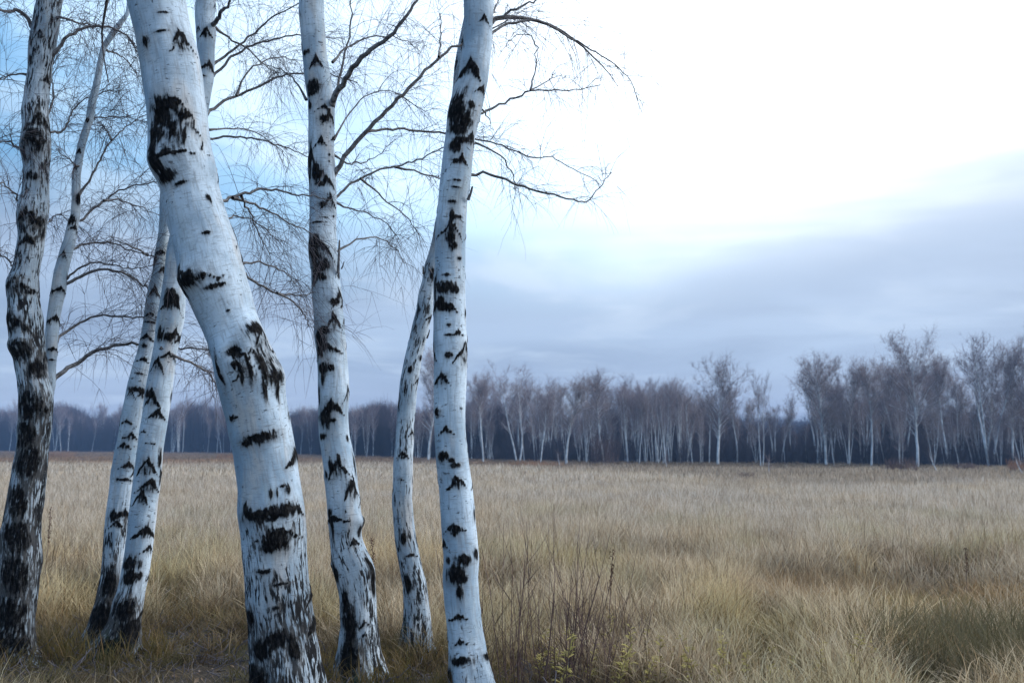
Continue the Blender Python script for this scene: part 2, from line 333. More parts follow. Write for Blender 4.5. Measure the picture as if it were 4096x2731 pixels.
MARK = {
'A': [('c',156,455,70,60,30),('b',137,555,42,50),('b',96,606,14,40),('b',125,700,25,18),('c',110,830,50,50,22),('c',165,860,40,45,18),('c',110,940,45,40,22),('b',170,930,14,26),('c',66,1110,60,60,26),('b',120,1170,30,10),('c',57,1265,60,60,34),('b',50,1290,24,44),('b',48,1375,16,26),('b',80,1400,40,40),('b',150,1480,40,35),('b',120,1620,45,60),('c',165,1600,50,60,20),('b',95,1740,40,50),('b',110,1850,45,60),('b',70,2000,40,60),('b',60,2150,50,60),('b',60,2300,55,70),('b',40,2450,60,60),('b',30,2580,90,90),('c',190,300,30,35,14),('c',160,120,30,35,12)],
'B': [('b',348,478,8,10),('c',318,590,14,22,10),('c',304,660,14,22,10),('b',312,800,14,22),('b',285,880,16,20),('c',300,895,22,20,12),('c',258,1000,20,34,12),('c',245,1140,34,26,12),('c',212,1150,12,30,10),('c',226,1255,30,34,14),('c',196,1275,12,26,8),('c',210,1390,34,16,9),('b',205,1440,16,4),('c',400,210,14,16,8)],
'C1': [('c',622,1140,30,44,15),('c',655,1066,26,24,10),('b',641,1011,20,10),('b',620,1040,8,30),('c',606,1247,28,14,11),('c',587,1333,32,18,12),('b',600,1290,26,5),('b',575,1385,12,8),('c',576,1432,28,12,9),('c',560,1486,28,10,8),('c',528,1548,20,40,12),('c',572,1552,20,34,12),('b',548,1556,36,10),('c',510,1676,32,16,10),('c',530,1727,40,28,11),('c',500,1770,34,26,11),('c',518,1848,42,30,12),('b',465,1680,8,26),('b',500,1920,36,7),('c',500,2038,54,44,16),('b',450,2060,16,20),('c',470,2080,34,30,12),('b',440,2330,30,60),('b',400,2470,50,70)],
'C2': [('c',690,1150,44,90,26),('b',678,1195,24,36),('c',705,1318,46,40,18),('b',640,1335,16,26),('b',676,1345,26,18),('c',676,1408,34,26,12),('c',634,1428,34,58,20),('c',616,1556,36,64,22),('b',600,1578,24,20),('b',684,1590,7,24),('c',634,1636,42,32,16),('c',574,1716,20,11,8),('c',603,1764,20,8,5),('c',594,1822,46,74,20),('b',636,1834,10,34),('c',602,1915,58,52,18),('c',570,1950,36,60,17),('b',640,1905,9,34),('c',592,2092,62,54,20),('b',590,2120,22,16),('c',600,2180,44,34,10),('b',521,2250,34,28),('b',518,2310,26,30),('b',560,2300,10,16),('b',500,2440,50,46),('b',520,2530,60,60),('b',450,2600,70,60),('c',825,104,30,40,14),('c',838,250,40,34,16),('b',800,300,20,6),('c',790,100,14,24,8)],
'D': [('c',712,112,60,92,24),('b',583,169,17,22),('b',645,121,22,7),('c',690,378,125,210,26),('b',648,462,42,66),('b',664,412,52,28),('b',618,580,20,66),('c',676,592,80,26,15),('b',640,540,20,40),('b',690,520,12,46),('b',735,545,8,44),('b',722,470,8,36),('b',628,655,36,46),('b',660,702,42,24),('b',726,730,26,9),('b',828,787,9,13),('b',840,800,5,16),('b',825,934,18,8),('c',724,1072,170,78,24),('b',762,1112,56,30),('b',730,1150,24,50),('b',860,1140,40,10),('b',910,1238,8,6),('b',1006,1322,33,25),('c',1012,1305,125,180,16),('b',939,1412,28,22),('c',945,1384,70,140,20),('b',884,1476,11,60),('b',1050,1461,18,56),('b',1090,1510,36,28),('b',1058,1578,11,40),('b',1108,1566,8,40),('b',960,1480,9,60),('b',1000,1470,9,44),('b',833,1405,8,22),('c',930,1658,36,14,9),('b',923,1672,14,12),('b',1044,1752,66,22),('b',990,1775,26,14),('b',1155,1660,6,20),('b',1085,1969,7,20),('b',1108,1969,5,18),('b',1150,1954,12,22),('b',1128,1940,12,6),('c',1152,2014,90,50,26),('b',1045,2062,84,24),('b',1135,2035,46,28),('b',985,2045,16,32),('c',1112,2104,92,50,15),('b',1105,2150,52,44),('b',1080,2180,40,26),('b',1060,2290,30,10),('b',1120,2330,30,8),('b',1100,2430,14,10),('b',1000,2470,30,34),('b',1040,2600,50,40),('b',1110,2560,60,36),('b',1180,2590,26,60),('b',1030,2720,60,60),('b',650,50,20,6)],
'E': [('c',1259,222,32,46,22),('b',1206,190,10,26),('b',1222,206,16,12),('b',1253,344,30,26),('b',1246,370,26,12),('c',1297,415,34,18,12),('b',1240,420,10,20),('c',1322,438,30,50,17),('b',1298,470,20,14),('c',1284,543,26,36,17),('c',1242,590,70,130,26),('b',1240,660,15,76),('b',1266,690,24,36),('b',1317,617,6,6),('b',1317,643,6,6),('c',1309,700,34,46,20),('b',1285,735,24,12),('c',1320,768,36,58,22),('b',1290,812,18,12),('b',1297,865,14,4),('b',1270,884,34,4),('b',1332,868,6,6),('c',1268,935,62,92,34),('b',1258,1000,26,66),('b',1286,1066,36,26),('b',1262,1080,20,40),('b',1290,1110,20,14),('b',1257,1137,12,12),('c',1352,1152,34,66,26),('b',1340,1205,22,12),('c',1334,1248,36,68,20),('b',1295,1325,30,18),('b',1281,1350,26,40),('c',1310,1372,60,40,18),('b',1282,1400,22,30),('b',1292,1474,27,23),('b',1323,1474,15,14),('b',1290,1515,9,26),('b',1276,1577,10,30),('c',1392,1540,28,64,16),('c',1329,1592,50,50,24),('b',1322,1620,28,20),('b',1300,1670,30,36),('b',1330,1684,16,10),('b',1292,1745,18,12),('b',1393,1755,7,12),('c',1345,1820,54,86,24),('b',1326,1870,12,30),('b',1420,1865,6,44),('b',1305,1895,8,18),('c',1406,1914,44,76,22),('b',1400,1945,14,24),('b',1318,2050,16,20),('c',1334,2060,66,26,13),('b',1444,2082,12,26),('b',1436,2120,10,26),('c',1414,2148,30,32,14),('b',1330,2120,8,50),('c',1332,2228,60,50,18),('b',1345,2290,14,40),('b',1476,2276,12,50),('b',1490,2330,10,50),('b',1380,2400,20,60),('b',1395,2500,30,80),('c',1456,2476,28,28,12),('c',1459,2526,24,17,7),('b',1395,2640,48,80)],
'F': [('c',1613,1806,30,26,9),('c',1650,1720,30,30,7),('b',1640,1475,10,14),('c',1676,1505,30,34,7),('c',1728,1256,34,30,9),('c',1664,1292,20,40,8),('c',1640,1358,10,20,7),('b',1730,1092,10,26),('c',1600,1910,16,6,6),('b',1610,2150,14,22),('c',1640,2210,30,14,10),('b',1630,2330,16,40),('b',1682,1435,8,12)],
'G': [('c',1936,62,24,27,17),('c',1884,238,54,64,34),('c',1934,344,32,32,15),('b',1826,440,34,84),('b',1862,486,26,50),('b',1885,415,14,16),('b',1830,520,40,24),('c',1891,523,34,52,22),('b',1850,560,40,14),('b',1820,580,26,24),('c',1847,614,32,36,20),('b',1830,640,22,10),('b',1828,724,17,5),('b',1824,753,20,6),('b',1811,804,20,8),('c',1884,742,16,60,10),('b',1808,862,11,26),('b',1830,862,20,8),('c',1805,885,62,76,13),('b',1803,930,16,60),('b',1815,985,16,14),('b',1837,1036,10,9),('b',1787,1096,16,8),('b',1784,1152,46,24),('b',1742,1140,12,46),('b',1822,1160,14,14),('c',1762,1190,80,56,22),('b',1775,1225,40,16),('b',1860,1257,6,22),('b',1795,1293,11,8),('c',1835,1315,28,22,9),('b',1795,1335,18,7),('c',1862,1364,66,92,16),('c',1733,1380,44,56,13),('b',1795,1420,16,10),('c',1765,1489,44,44,15),('b',1862,1548,5,16),('b',1750,1651,16,15),('c',1844,1628,9,12,7),('c',1784,1709,36,24,13),('b',1773,1818,25,17),('b',1820,1855,22,10),('b',1805,1840,14,10),('c',1823,1905,46,50,17),('b',1896,2055,6,32),('c',1815,2092,52,30,15),('b',1815,2120,14,20),('c',1773,2156,38,34,14),('b',1853,2237,30,24),('b',1905,2215,16,22),('b',1822,2292,38,36),('b',1848,2318,22,18),('b',1792,2245,14,14),('b',1842,2370,11,28),('c',1828,2460,44,18,12),('c',1838,2552,44,24,12),('b',1832,2645,50,15),('b',1940,2620,18,14),('b',1800,2700,30,30)],
}
#        base row, depth at base and at the top of the frame, roughness (low, high), rows between which the base turns rough, moss
STEM = {'A': (2660, 0.0, 0.15, 1.0, 0.70, 2100, 900, .16), 'B': (2660, 0.10, 0.6, 0.25, 0.1, 1600, 1300, .0), 'C1': (2630, 0.22, 0.7, 0.95, 0.12, 2350, 1900, .16),
        'C2': (2630, 0.0, 0.35, 0.95, 0.05, 2480, 2120, .18), 'D': (2850, 0.0, -0.2, 0.98, 0.06, 2500, 1850, .06), 'E': (2725, 0.0, 0.1, 0.88, 0.08, 2560, 1800, .15),
        'F': (2640, 0.0, 0.1, 0.88, 0.56, 2500, 1900, .17), 'G': (2800, 0.0, 0.15, 0.50, 0.02, 2760, 2250, .03)}
SIDES = 96
# swellings and hollows of the stems: x, y, radius in px, height in metres
KNOT = {'D': [(1006, 1330, 60, .035), (945, 1420, 75, .040), (939, 1412, 26, -.045), (1110, 1500, 55, .035), (660, 450, 110, .030), (655, 470, 45, -.035), (625, 640, 50, .025), (760, 1110, 60, .022), (1140, 2030, 70, .020), (1100, 2150, 70, .022), (1090, 1512, 14, -.02)],
        'E': [(1440, 2082, 30, .03), (1478, 2270, 50, .02), (1268, 960, 50, .014), (1345, 1850, 45, .014), (1320, 790, 36, .012), (1400, 1930, 36, .016), (1350, 1180, 36, .014)],
        'G': [(1784, 1150, 50, .016), (1850, 2237, 36, .02), (1822, 2292, 36, .018), (1773, 1818, 22, .014), (1750, 1651, 18, .014), (1826, 440, 60, .018), (1803, 900, 50, .014), (1884, 240, 50, .012)],
        'C2': [(690, 1170, 40, .016), (616, 1570, 36, .014), (595, 1840, 40, .016), (600, 1930, 40, .014)], 'A': [(60, 1130, 60, .03), (55, 1280, 60, .03), (130, 560, 60, .03), (110, 850, 60, .025), (150, 1600, 60, .025), (60, 1380, 50, .025)]}
stems = {}
def build_stem(key, extend):
    base, dy0, dy1, rlo, rhi, row0, row1, mossv = STEM[key]
    Yb = ground_Y(base); E = sorted(EDGE[key], key=lambda e: -e[0])
    py = np.array([e[0] for e in E], float); cx = np.array([(e[1]+e[2])/2 for e in E]); hw = np.array([(e[2]-e[1])/2 for e in E])
    yy = np.linspace(py[0], py[-1], 420); k = np.argsort(py)
    cxx = smooth1(np.interp(yy, py[k], cx[k]), 3); hww = smooth1(np.interp(yy, py[k], hw[k]), 3)
    dep = Yb + dy0 + (dy1-dy0)*np.clip((base-yy)/base, 0, 1.2)
    C = np.array([P(a, b, Y) for a, b, Y in zip(cxx, yy, dep)])
    zc = project(C)[2]; sm = smooth1(C, 30); t = unit(np.gradient(sm, axis=0))
    r = hww*zc/FPX*np.sqrt(np.clip(1-t[:, 0]**2, 0.3, 1))
    s = np.concatenate([[0], np.cumsum(np.linalg.norm(np.diff(C, axis=0), axis=1))])
    n = int(s[-1]/0.017); ss = np.linspace(0, s[-1], n)
    C = np.stack([np.interp(ss, s, C[:, j]) for j in range(3)], 1); r = np.interp(ss, s, r); rows = np.interp(ss, s, yy)
    if extend > 0:                      # the stem goes on above the frame
        m = int(extend/0.06); d = unit(C[-1]-C[-40]); q = C[-1].copy(); ph = RNG.uniform(0, 6)
        CC = []; RR = []
        for j in range(m):
            f = (j+1)/m; dd = unit(d*(1-f*0.5)+np.array([0.10*math.sin(ph+5*f), 0.1*math.cos(ph+4*f), 0.55*f])); q = q+dd*0.06; CC.append(q.copy()); RR.append(r[-1]*(1-f)**0.8+0.006)
        ss = np.concatenate([ss, ss[-1]+0.06*np.arange(1, m+1)]); C = np.concatenate([C, CC]); r = np.concatenate([r, RR]); rows = np.concatenate([rows, np.full(m, -50.)])
    if key not in ('B',):               # root end goes below the soil
        C = np.concatenate([[C[0]-[0, 0, .35]], C]); r = np.concatenate([[r[0]*1.12], r]); ss = np.concatenate([[ss[0]-.35], ss]); rows = np.concatenate([[rows[0]], rows])
    T = unit(np.gradient(smooth1(C, 22), axis=0))
    u = unit(np.array([1., 0, 0])-T*T[:, :1]); v = np.cross(T, u)
    th = np.arange(SIDES)*2*math.pi/SIDES
    dirs = u[:, None, :]*np.sin(th)[None, :, None] - v[:, None, :]*np.cos(th)[None, :, None]
    n = len(C); seed = sum(map(ord, key))
    rl = rhi + (rlo-rhi)*np.clip((rows-row1)/(row0-row1), 0, 1)
    nz = np.empty((n, SIDES)); nb = np.empty((n, SIDES)); w1 = np.empty((n, SIDES)); w2 = np.empty((n, SIDES))
    for i in range(n):
        for j in range(SIDES):
            p = dirs[i, j]*r[i]
            nz[i, j] = mnoise.noise(Vector((p[0]*36+seed, p[1]*36, ss[i]*7)))
            w1[i, j] = mnoise.noise(Vector((p[0]*20+9, p[1]*20, ss[i]*13))); w2[i, j] = mnoise.noise(Vector((p[0]*26-5, p[1]*26, ss[i]*15+4)))
            nb[i, j] = mnoise.noise(Vector((p[0]*7+seed, p[1]*7, ss[i]*3)))
    V = C[:, None, :] + dirs*r[:, None, None]
    px, pyy, _ = project(V); vis = np.cos(th)[None, :] > -0.15
    field = np.full((n, SIDES), -1.0)
    scale = FPX/project(C)[2]
    def put(i0, j0, spec):
        sc = scale[i0]; lo = np.searchsorted(ss, ss[i0]-320/sc); hi = np.searchsorted(ss, ss[i0]+320/sc)
        dth = (th[None, :]-th[j0]+math.pi) % (2*math.pi)-math.pi
        size = max(spec[3], spec[4]); a = dth*r[lo:hi, None]*sc + size*0.17*w1[lo:hi]; b = ((ss[lo:hi]-ss[i0])*sc)[:, None] + size*0.16*w2[lo:hi]
        if spec[0] == 'c':
            _, _, _, w, drop, thk = spec; w = w*1.06; thk = thk*0.9
            q = np.clip(np.abs(a)/w, 0, 1.2); f = 1-np.abs(b+drop*q**0.85+thk*0.55)/(thk*(1.12-q).clip(0.06))
            f = np.where(q > 1.15, -1, f)
            fill = 1-np.maximum(np.abs(a)/(w*0.55), np.abs(b+drop*0.62)/(drop*0.6+1)) - 0.35    # dark under the apex
            f = np.maximum(f, np.minimum(fill*1.2, 0.18))
        else:
            _, _, _, rx, ry = spec; f = 1.15-np.hypot(a/(rx*1.05), b/(ry*1.05))
        field[lo:hi] = np.maximum(field[lo:hi], np.clip(f, -1, 0.8 if key != 'A' else 0.42))
    for spec in MARK[key]:
        d = np.where(vis, (px-spec[1])**2+(pyy-spec[2])**2, 1e12); i0, j0 = np.unravel_index(np.argmin(d), d.shape); put(i0, j0, spec)
    rr = random.Random(seed)
    for _ in range(int(ss[-1]*9)):      # marks round the back and above the frame
        i0 = rr.randrange(5, n-5); j0 = rr.randrange(SIDES)
        if -20 < rows[i0] and math.cos(th[j0]) > 0.05: continue
        w = r[i0]*scale[i0]*rr.uniform(0.3, 0.8); put(i0, j0, ('c', 0, 0, w, w*rr.uniform(0.7, 1.5), w*0.42))
    big = np.clip(field, 0, 0.6)
    bump = 0.010*big*(r/r.max())[:, None]*1.3 + nz*(0.0016+0.008*rl[:, None]*(r/0.15)[:, None]) + nb*0.010*(r/0.15)[:, None]
    for kx, ky, kr, kh in KNOT.get(key, ()):
        d = np.where(vis, (px-kx)**2+(pyy-ky)**2, 1e12); i0, j0 = np.unravel_index(np.argmin(d), d.shape)
        aa = ((th[None, :]-th[j0]+math.pi) % (2*math.pi)-math.pi)*r[:, None]*scale[i0]; bb = (ss-ss[i0])[:, None]*scale[i0]
        bump = bump + kh*np.exp(-(aa**2+bb**2)/kr**2)
    if key not in ('B',):                # root flare with a few buttresses
        h = np.clip(1-(ss/0.45), 0, 1)**2; bump = bump + h[:, None]*(0.035*np.cos(th*4+seed)[None, :]+0.02)
    V = V + dirs*bump[:, :, None]
    idx = np.arange(n*SIDES).reshape(n, SIDES); A = idx[:-1]; B = idx[1:]
    F = np.stack([A, np.roll(A, -1, 1), np.roll(B, -1, 1), B], -1).reshape(-1, 4)
    bc = np.stack([dirs[:, :, 0]*r[:, None]+seed, dirs[:, :, 1]*r[:, None], np.broadcast_to(ss[:, None], (n, SIDES))], -1)
    rough = np.broadcast_to(rl[:, None], (n, SIDES)) + 0.12*nb
    hh = np.clip(1-ss/1.15, 0, 1)[:, None]
    moss = mossv*1.7*hh*(1.0+0.55*np.sin(th-3.9)[None, :]) + 0.02*nb - 0.25*(1-hh)
    me = mesh_from(key, V.reshape(-1, 3), F, BARK, True, {'bc': ('FLOAT_VECTOR', bc.reshape(-1, 3)), 'mark': ('FLOAT', field.ravel()), 'rough': ('FLOAT', rough.ravel()), 'moss': ('FLOAT', moss.ravel())})
    stems[key] = dict(C=C, r=r, s=ss, rows=rows, me=me, Yb=Yb, dep=(dy0, dy1, base))
    return stems[key]
for k_, e_ in (('A', 4.2), ('B', 2.0), ('C1', 3.5), ('C2', 4.0), ('D', 4.8), ('E', 4.4), ('F', 2.2), ('G', 4.6)): build_stem(k_, e_)

# limbs: (stem, width in px at the foot, depth offset at the end, points)
LIMBS = [
('A',16,-.5,[(140,125),(128,105),(96,51),(77,35),(38,48),(0,43),(-70,20)]),
('A',9,.5,[(180,520),(195,529),(236,536),(274,504),(287,440),(319,408),(370,383),(430,360),(490,372)]),
('A',13,.6,[(205,225),(223,210),(261,159),(312,118),(383,102),(472,115),(530,160),(560,230)]),
('A',10,.3,[(225,75),(242,61),(312,92),(370,100)]),
('A',9,.4,[(180,490),(188,472),(217,395),(204,306),(230,200)]),
('A',8,-.4,[(95,600),(60,585),(20,560),(-40,570)]),
('A',7,-.3,[(110,300),(60,290),(10,320),(-50,330)]),
('A',7,.4,[(170,900),(195,886),(223,854),(255,854),(280,900)]),
('A',7,-.3,[(70,1080),(40,1050),(0,1010),(-40,990)]),
('A',7,-.5,[(85,830),(50,760),(10,735),(-50,720)]),
('B',20,.5,[(196,1535),(214,1515),(255,1486),(306,1451),(363,1416),(414,1391),(491,1375),(548,1375),(640,1386),(740,1394),(836,1400)]),
('B',12,.9,[(640,1390),(708,1429),(746,1445),(797,1461),(842,1505),(880,1560)]),
('B',13,.3,[(222,1370),(236,1350),(268,1321),(332,1276),(408,1257),(497,1270),(574,1263),(660,1290)]),
('B',14,.5,[(240,1155),(261,1140),(332,1098),(395,1078),(459,1075),(504,1098),(548,1123),(593,1155),(650,1200)]),
('B',9,.2,[(255,1125),(274,1110),(319,1072),(376,1047),(446,1059),(510,1075),(587,1066),(660,1050)]),
('B',11,.4,[(285,1000),(306,989),(357,967),(440,970),(510,996),(587,1021),(650,1030)]),
('B',13,.5,[(297,905),(312,890),(357,854),(414,803),(472,765),(536,743),(587,736),(650,720)]),
('B',8,.6,[(414,803),(472,797),(529,816),(599,842),(660,870)]),
('B',10,.3,[(315,780),(328,762),(370,701),(408,625),(446,561),(485,523),(536,485),(600,450)]),
('B',8,.5,[(360,476),(373,472),(446,465),(542,472),(610,500)]),
('B',7,-.2,[(312,668),(300,663),(255,618),(204,593)]),
('B',7,.4,[(446,561),(430,520),(400,500)]),
('B',9,.5,[(420,200),(470,215),(520,250),(560,310)]),
('C1',9,-.2,[(590,1020),(560,1000),(500,980),(430,940)]),
('C2',12,.2,[(845,262),(870,245),(959,185),(1029,118),(1099,67),(1180,20),(1260,-20)]),
('C2',12,.5,[(835,318),(863,300),(908,242),(959,204),(1010,182),(1099,159),(1200,135),(1290,150),(1380,160)]),
('C2',14,.6,[(815,470),(838,446),(895,408),(946,383),(1048,341),(1099,306),(1204,292),(1330,300),(1430,330)]),
('C2',9,.6,[(946,383),(978,300),(1048,242),(1120,225),(1200,250)]),
('C2',10,.4,[(815,556),(838,555),(946,548),(1061,561),(1102,578),(1163,598),(1231,626),(1300,660)]),
('C2',8,.6,[(838,520),(920,510),(1000,517),(1068,558),(1140,610)]),
('C2',22,-.3,[(840,110),(862,85),(885,50),(910,20),(935,-30)]),
('C2',10,.5,[(860,110),(900,150),(985,190),(1060,260),(1100,300)]),
('D',15,.6,[(870,812),(895,800),(965,781),(1042,762),(1099,756),(1170,775),(1231,782),(1330,800)]),
('D',9,.5,[(965,783),(997,854),(1029,918),(1067,988),(1090,1040)]),
('D',11,.9,[(930,792),(1020,815),(1068,843),(1136,878),(1231,925),(1310,990)]),
('D',13,1.0,[(965,1090),(987,1104),(1044,1145),(1108,1171),(1172,1180),(1242,1174),(1330,1150)]),
('D',8,.9,[(1108,1171),(1170,1200),(1215,1250),(1230,1310)]),
('D',9,.8,[(955,1060),(1010,1040),(1080,1060),(1150,1100),(1200,1150)]),
('D',8,.7,[(900,880),(950,860),(1010,880),(1080,930),(1130,990)]),
('E',26,-.3,[(1322,425),(1340,393),(1381,313),(1435,245),(1503,184),(1578,126),(1626,61),(1672,0),(1720,-80)]),
('E',13,.2,[(1330,420),(1354,326),(1381,225),(1401,136),(1408,0),(1405,-90)]),
('E',20,.5,[(1325,715),(1342,690),(1381,619),(1463,527),(1531,463),(1599,395),(1680,306),(1755,228),(1844,173),(1960,120),(2060,60)]),
('E',8,.5,[(1755,228),(1762,163),(1765,95),(1763,54)]),
('E',11,1.0,[(1463,527),(1531,514),(1599,516),(1680,524),(1782,537),(1908,558),(1980,571),(2061,602),(2129,636),(2163,636),(2197,616),(2265,660),(2347,701),(2401,741)]),
('E',12,.5,[(1325,815),(1347,792),(1381,748),(1442,714),(1503,680),(1578,667),(1646,653),(1721,612),(1769,592),(1850,570)]),
('E',9,.7,[(1335,805),(1395,837),(1490,857),(1560,900),(1600,960)]),
('E',8,.8,[(1442,714),(1544,803),(1646,878),(1680,952)]),
('E',8,.9,[(1578,667),(1680,694),(1755,714),(1840,760)]),
('E',8,.6,[(1335,560),(1400,440),(1500,350),(1600,370),(1700,450)]),
('E',9,.4,[(1225,400),(1190,330),(1130,280),(1060,260)]),
('E',8,.4,[(1335,620),(1400,660),(1470,640),(1560,600)]),
('E',9,.7,[(1330,250),(1400,180),(1500,140),(1600,150),(1680,200)]),
('E',8,.9,[(1340,1010),(1420,960),(1500,940),(1570,980),(1620,1050)]),
('G',12,.4,[(1865,706),(1884,694),(1966,694),(2034,721),(2122,755),(2245,789),(2333,816),(2360,803),(2401,741),(2449,694)]),
('G',11,.4,[(1905,462),(1928,449),(1980,429),(2041,401),(2122,361),(2197,361),(2279,364),(2401,340)]),
('G',7,.4,[(2122,361),(2143,286),(2146,184),(2129,143),(2095,133),(2048,146),(1993,228)]),
('G',6,.4,[(2122,361),(2197,327),(2221,279)]),
('G',12,.5,[(1955,140),(1973,129),(2020,102),(2088,82),(2150,75),(2225,122),(2279,146),(2340,187),(2435,242),(2490,279),(2537,347),(2548,391)]),
('G',14,.1,[(1955,95),(1973,85),(2041,51),(2122,10),(2200,-40)]),
('G',12,.3,[(1960,70),(1976,41),(2000,0),(2020,-60)]),
('G',8,.7,[(1880,565),(1960,590),(2020,640),(2060,720),(2065,790)]),
('G',6,.1,[(1930,440),(1950,460),(1965,500),(1972,530)]),
]
SAPLINGS = {'bare_shrub': None}
def resample(Pt, n):
    s = np.concatenate([[0], np.cumsum(np.linalg.norm(np.diff(Pt, axis=0), axis=1))])
    q = np.linspace(0, s[-1], n); return np.stack([np.interp(q, s, Pt[:, j]) for j in range(3)], 1), s[-1]
def twig_strands(starts, dirs, lengths, r0, K=6, gravity=1.0, wig=0.10):
    N = len(starts); pts = np.empty((N, K, 3)); pts[:, 0] = starts; d = unit(dirs)
    for k in range(1, K):
        g = gravity*(k/(K-1))**1.1
        d = unit(d + np.array([0, 0, -0.42])*g + RNG.normal(0, wig, (N, 3)))
        pts[:, k] = pts[:, k-1] + d*(lengths/(K-1))[:, None]
    rad = np.linspace(1, 0.35, K)[None, :]*np.broadcast_to(r0, (N,))[:, None]
    return pts, rad
def grow(batch, path, dens, lmin, lmax, r, grav, updir=0.25, sub=3):
    """hanging twigs and their side twigs along a limb"""
    s = np.linalg.norm(path[-1]-path[0]); L = np.sum(np.linalg.norm(np.diff(path, axis=0), axis=1)); n = max(2, int(L*dens))
    q = RNG.uniform(0.12, 1.0, n)**0.8*(len(path)-1.001); i = q.astype(int); f = (q-i)[:, None]
    st = path[i]*(1-f)+path[i+1]*f; tg = unit(path[i+1]-path[i])
    d = tg*0.7+RNG.normal(0, 0.75, (n, 3))+np.array([0, 0, updir])
    ln = RNG.uniform(lmin, lmax, n)
    pts, rad = twig_strands(st, d, ln, r*RNG.uniform(0.7, 1.3, n), 6, grav)
    batch.add(*tubes(pts, rad, 3))
    m = n*sub; par = RNG.integers(0, n, m); kk = RNG.integers(1, 5, m)
    st2 = pts[par, kk]; d2 = unit(pts[par, kk+1]-pts[par, kk])+RNG.normal(0, 0.55, (m, 3))
    p2, r2 = twig_strands(st2, d2, RNG.uniform(0.10, 0.42, m), np.full(m, r*0.62), 5, grav*0.8, 0.14)
    batch.add(*tubes(p2, r2, 3))
TREES = [
('birch_tree', ['A', 'B'], 'dark rough-barked birch with a slim pale second stem forking off its right side', 'A'),
('birch_tree', ['C1', 'C2'], 'twin-stemmed white birch with dark mossy foot, behind the thickest trunk', 'C2'),
('birch_tree', ['D'], 'thickest white birch, leaning, with big black scar and knotty shoulder on its trunk', 'D'),
('birch_tree', ['E'], 'white birch with stacked black brow marks and long dark limbs forking to one side', 'E'),
('birch_tree', ['F'], 'slender grey birch with fissured bark, bent foot, leaning against the upright white trunk', 'F'),
('birch_tree', ['G'], 'smooth white birch with round black knots beside the bare red-stemmed shrub', 'G'),
]
def stem_depth(key, py):
    dy0, dy1, base = stems[key]['dep']; return stems[key]['Yb']+dy0+(dy1-dy0)*min(max((base-py)/base, 0), 1.2)
for name, keys, label, main in TREES:
    base = stems[main]['C'][1].copy(); base[2] = 0
    root = empty(name, base); set_props(root, label, 'birch tree', 'birches at the edge of the meadow')
    tw = Batch(); off = base
    for k in keys:
        me = stems[k]['me']; co = np.empty(len(me.vertices)*3, np.float32); me.vertices.foreach_get('co', co); co = co.reshape(-1, 3)-off; me.vertices.foreach_set('co', co.ravel()); me.update()
        mesh_obj('trunk', me, root)
    for st, w, dd, pts in LIMBS:
        if st not in keys: continue
        Y0 = stem_depth(st, pts[0][1]); n = len(pts); bow = RNG.uniform(-0.25, 0.25)
        W = np.array([P(a, b, Y0 + dd*(j/(n-1)) + bow*math.sin(math.pi*j/(n-1))) for j, (a, b) in enumerate(pts)])
        W, L = resample(W, max(14, 3*n)); W[1:-1] = smooth1(W, 2)[1:-1]; W[2:] += RNG.normal(0, 0.006, W[2:].shape)
        r = w*(0.60 if st == 'A' else 0.52)*Y0/FPX*np.linspace(1, 0.22, len(W))**0.9; r[0] *= 1.5; r[1] *= 1.2
        V, F = tubes(W[None]-off, r[None], 7)
        lm = mesh_from('limb', V, F, LIMB, True, {'rr': ('FLOAT', np.repeat(r, 7))}); mesh_obj('limb', lm, root)
        r_tw = 0.0024 if st in 'AB' else 0.0019
        dens = {'A': 44, 'B': 36, 'C1': 24, 'C2': 32, 'D': 25, 'E': 23, 'G': 14, 'F': 8}[st]
        grow(tw, W-off, dens, 0.14, 0.60 if st != 'G' else 0.42, r_tw, 0.85, sub=4)
        # short spurs that stand off the limb
        m = int(L*9); q = RNG.integers(2, len(W)-1, m); p2, r2 = twig_strands(W[q]-off, RNG.normal(0, 1, (m, 3))+np.array([0, 0, .3]), RNG.uniform(0.02, 0.10, m), np.full(m, 0.0026), 4, 0.1, 0.2)
        tw.add(*tubes(p2, r2, 3))
    # crown above the frame: limbs that arch out, long hanging twigs
    for k in keys:
        C, r, rows = stems[k]['C'], stems[k]['r'], stems[k]['rows']; top = np.where(rows < -20)[0]
        nl = {'A': 7, 'B': 4, 'C1': 5, 'C2': 7, 'D': 8, 'E': 8, 'F': 3, 'G': 7}[k]
        if len(top) < 12: continue
        for j in range(nl):
            i = top[int(len(top)*(0.04+0.9*(j+RNG.uniform(0, 0.8))/nl))-1]; az = RNG.uniform(0, 2*math.pi); Ln = RNG.uniform(1.1, 2.3)*(1-0.4*j/nl)
            if k == 'G' and math.cos(az) > 0.3 : Ln *= 0.75
            d = np.array([math.cos(az), math.sin(az), RNG.uniform(0.45, 1.0)]); q = [C[i]]
            for a in range(13):
                d = unit(d+np.array([0, 0, -0.085])+RNG.normal(0, 0.07, 3)); q.append(q[-1]+d*Ln/13)
            W = np.array(q); rr = min(0.022, r[i]*0.5)*np.linspace(1, 0.15, 14)
            V, F = tubes(W[None]-off, rr[None], 6); mesh_obj('limb', mesh_from('limb', V, F, LIMB, True, {'rr': ('FLOAT', np.repeat(rr, 6))}), root)
            grow(tw, W-off, 20 if k != 'G' else 14, 0.3, 1.25, 0.0021, 1.05, sub=4)
    t = mesh_obj('twigs', tw.mesh('twigs', TWIG), root); t['kind'] = 'stuff'; t['label'] = 'fine dark hanging twigs of the birch'
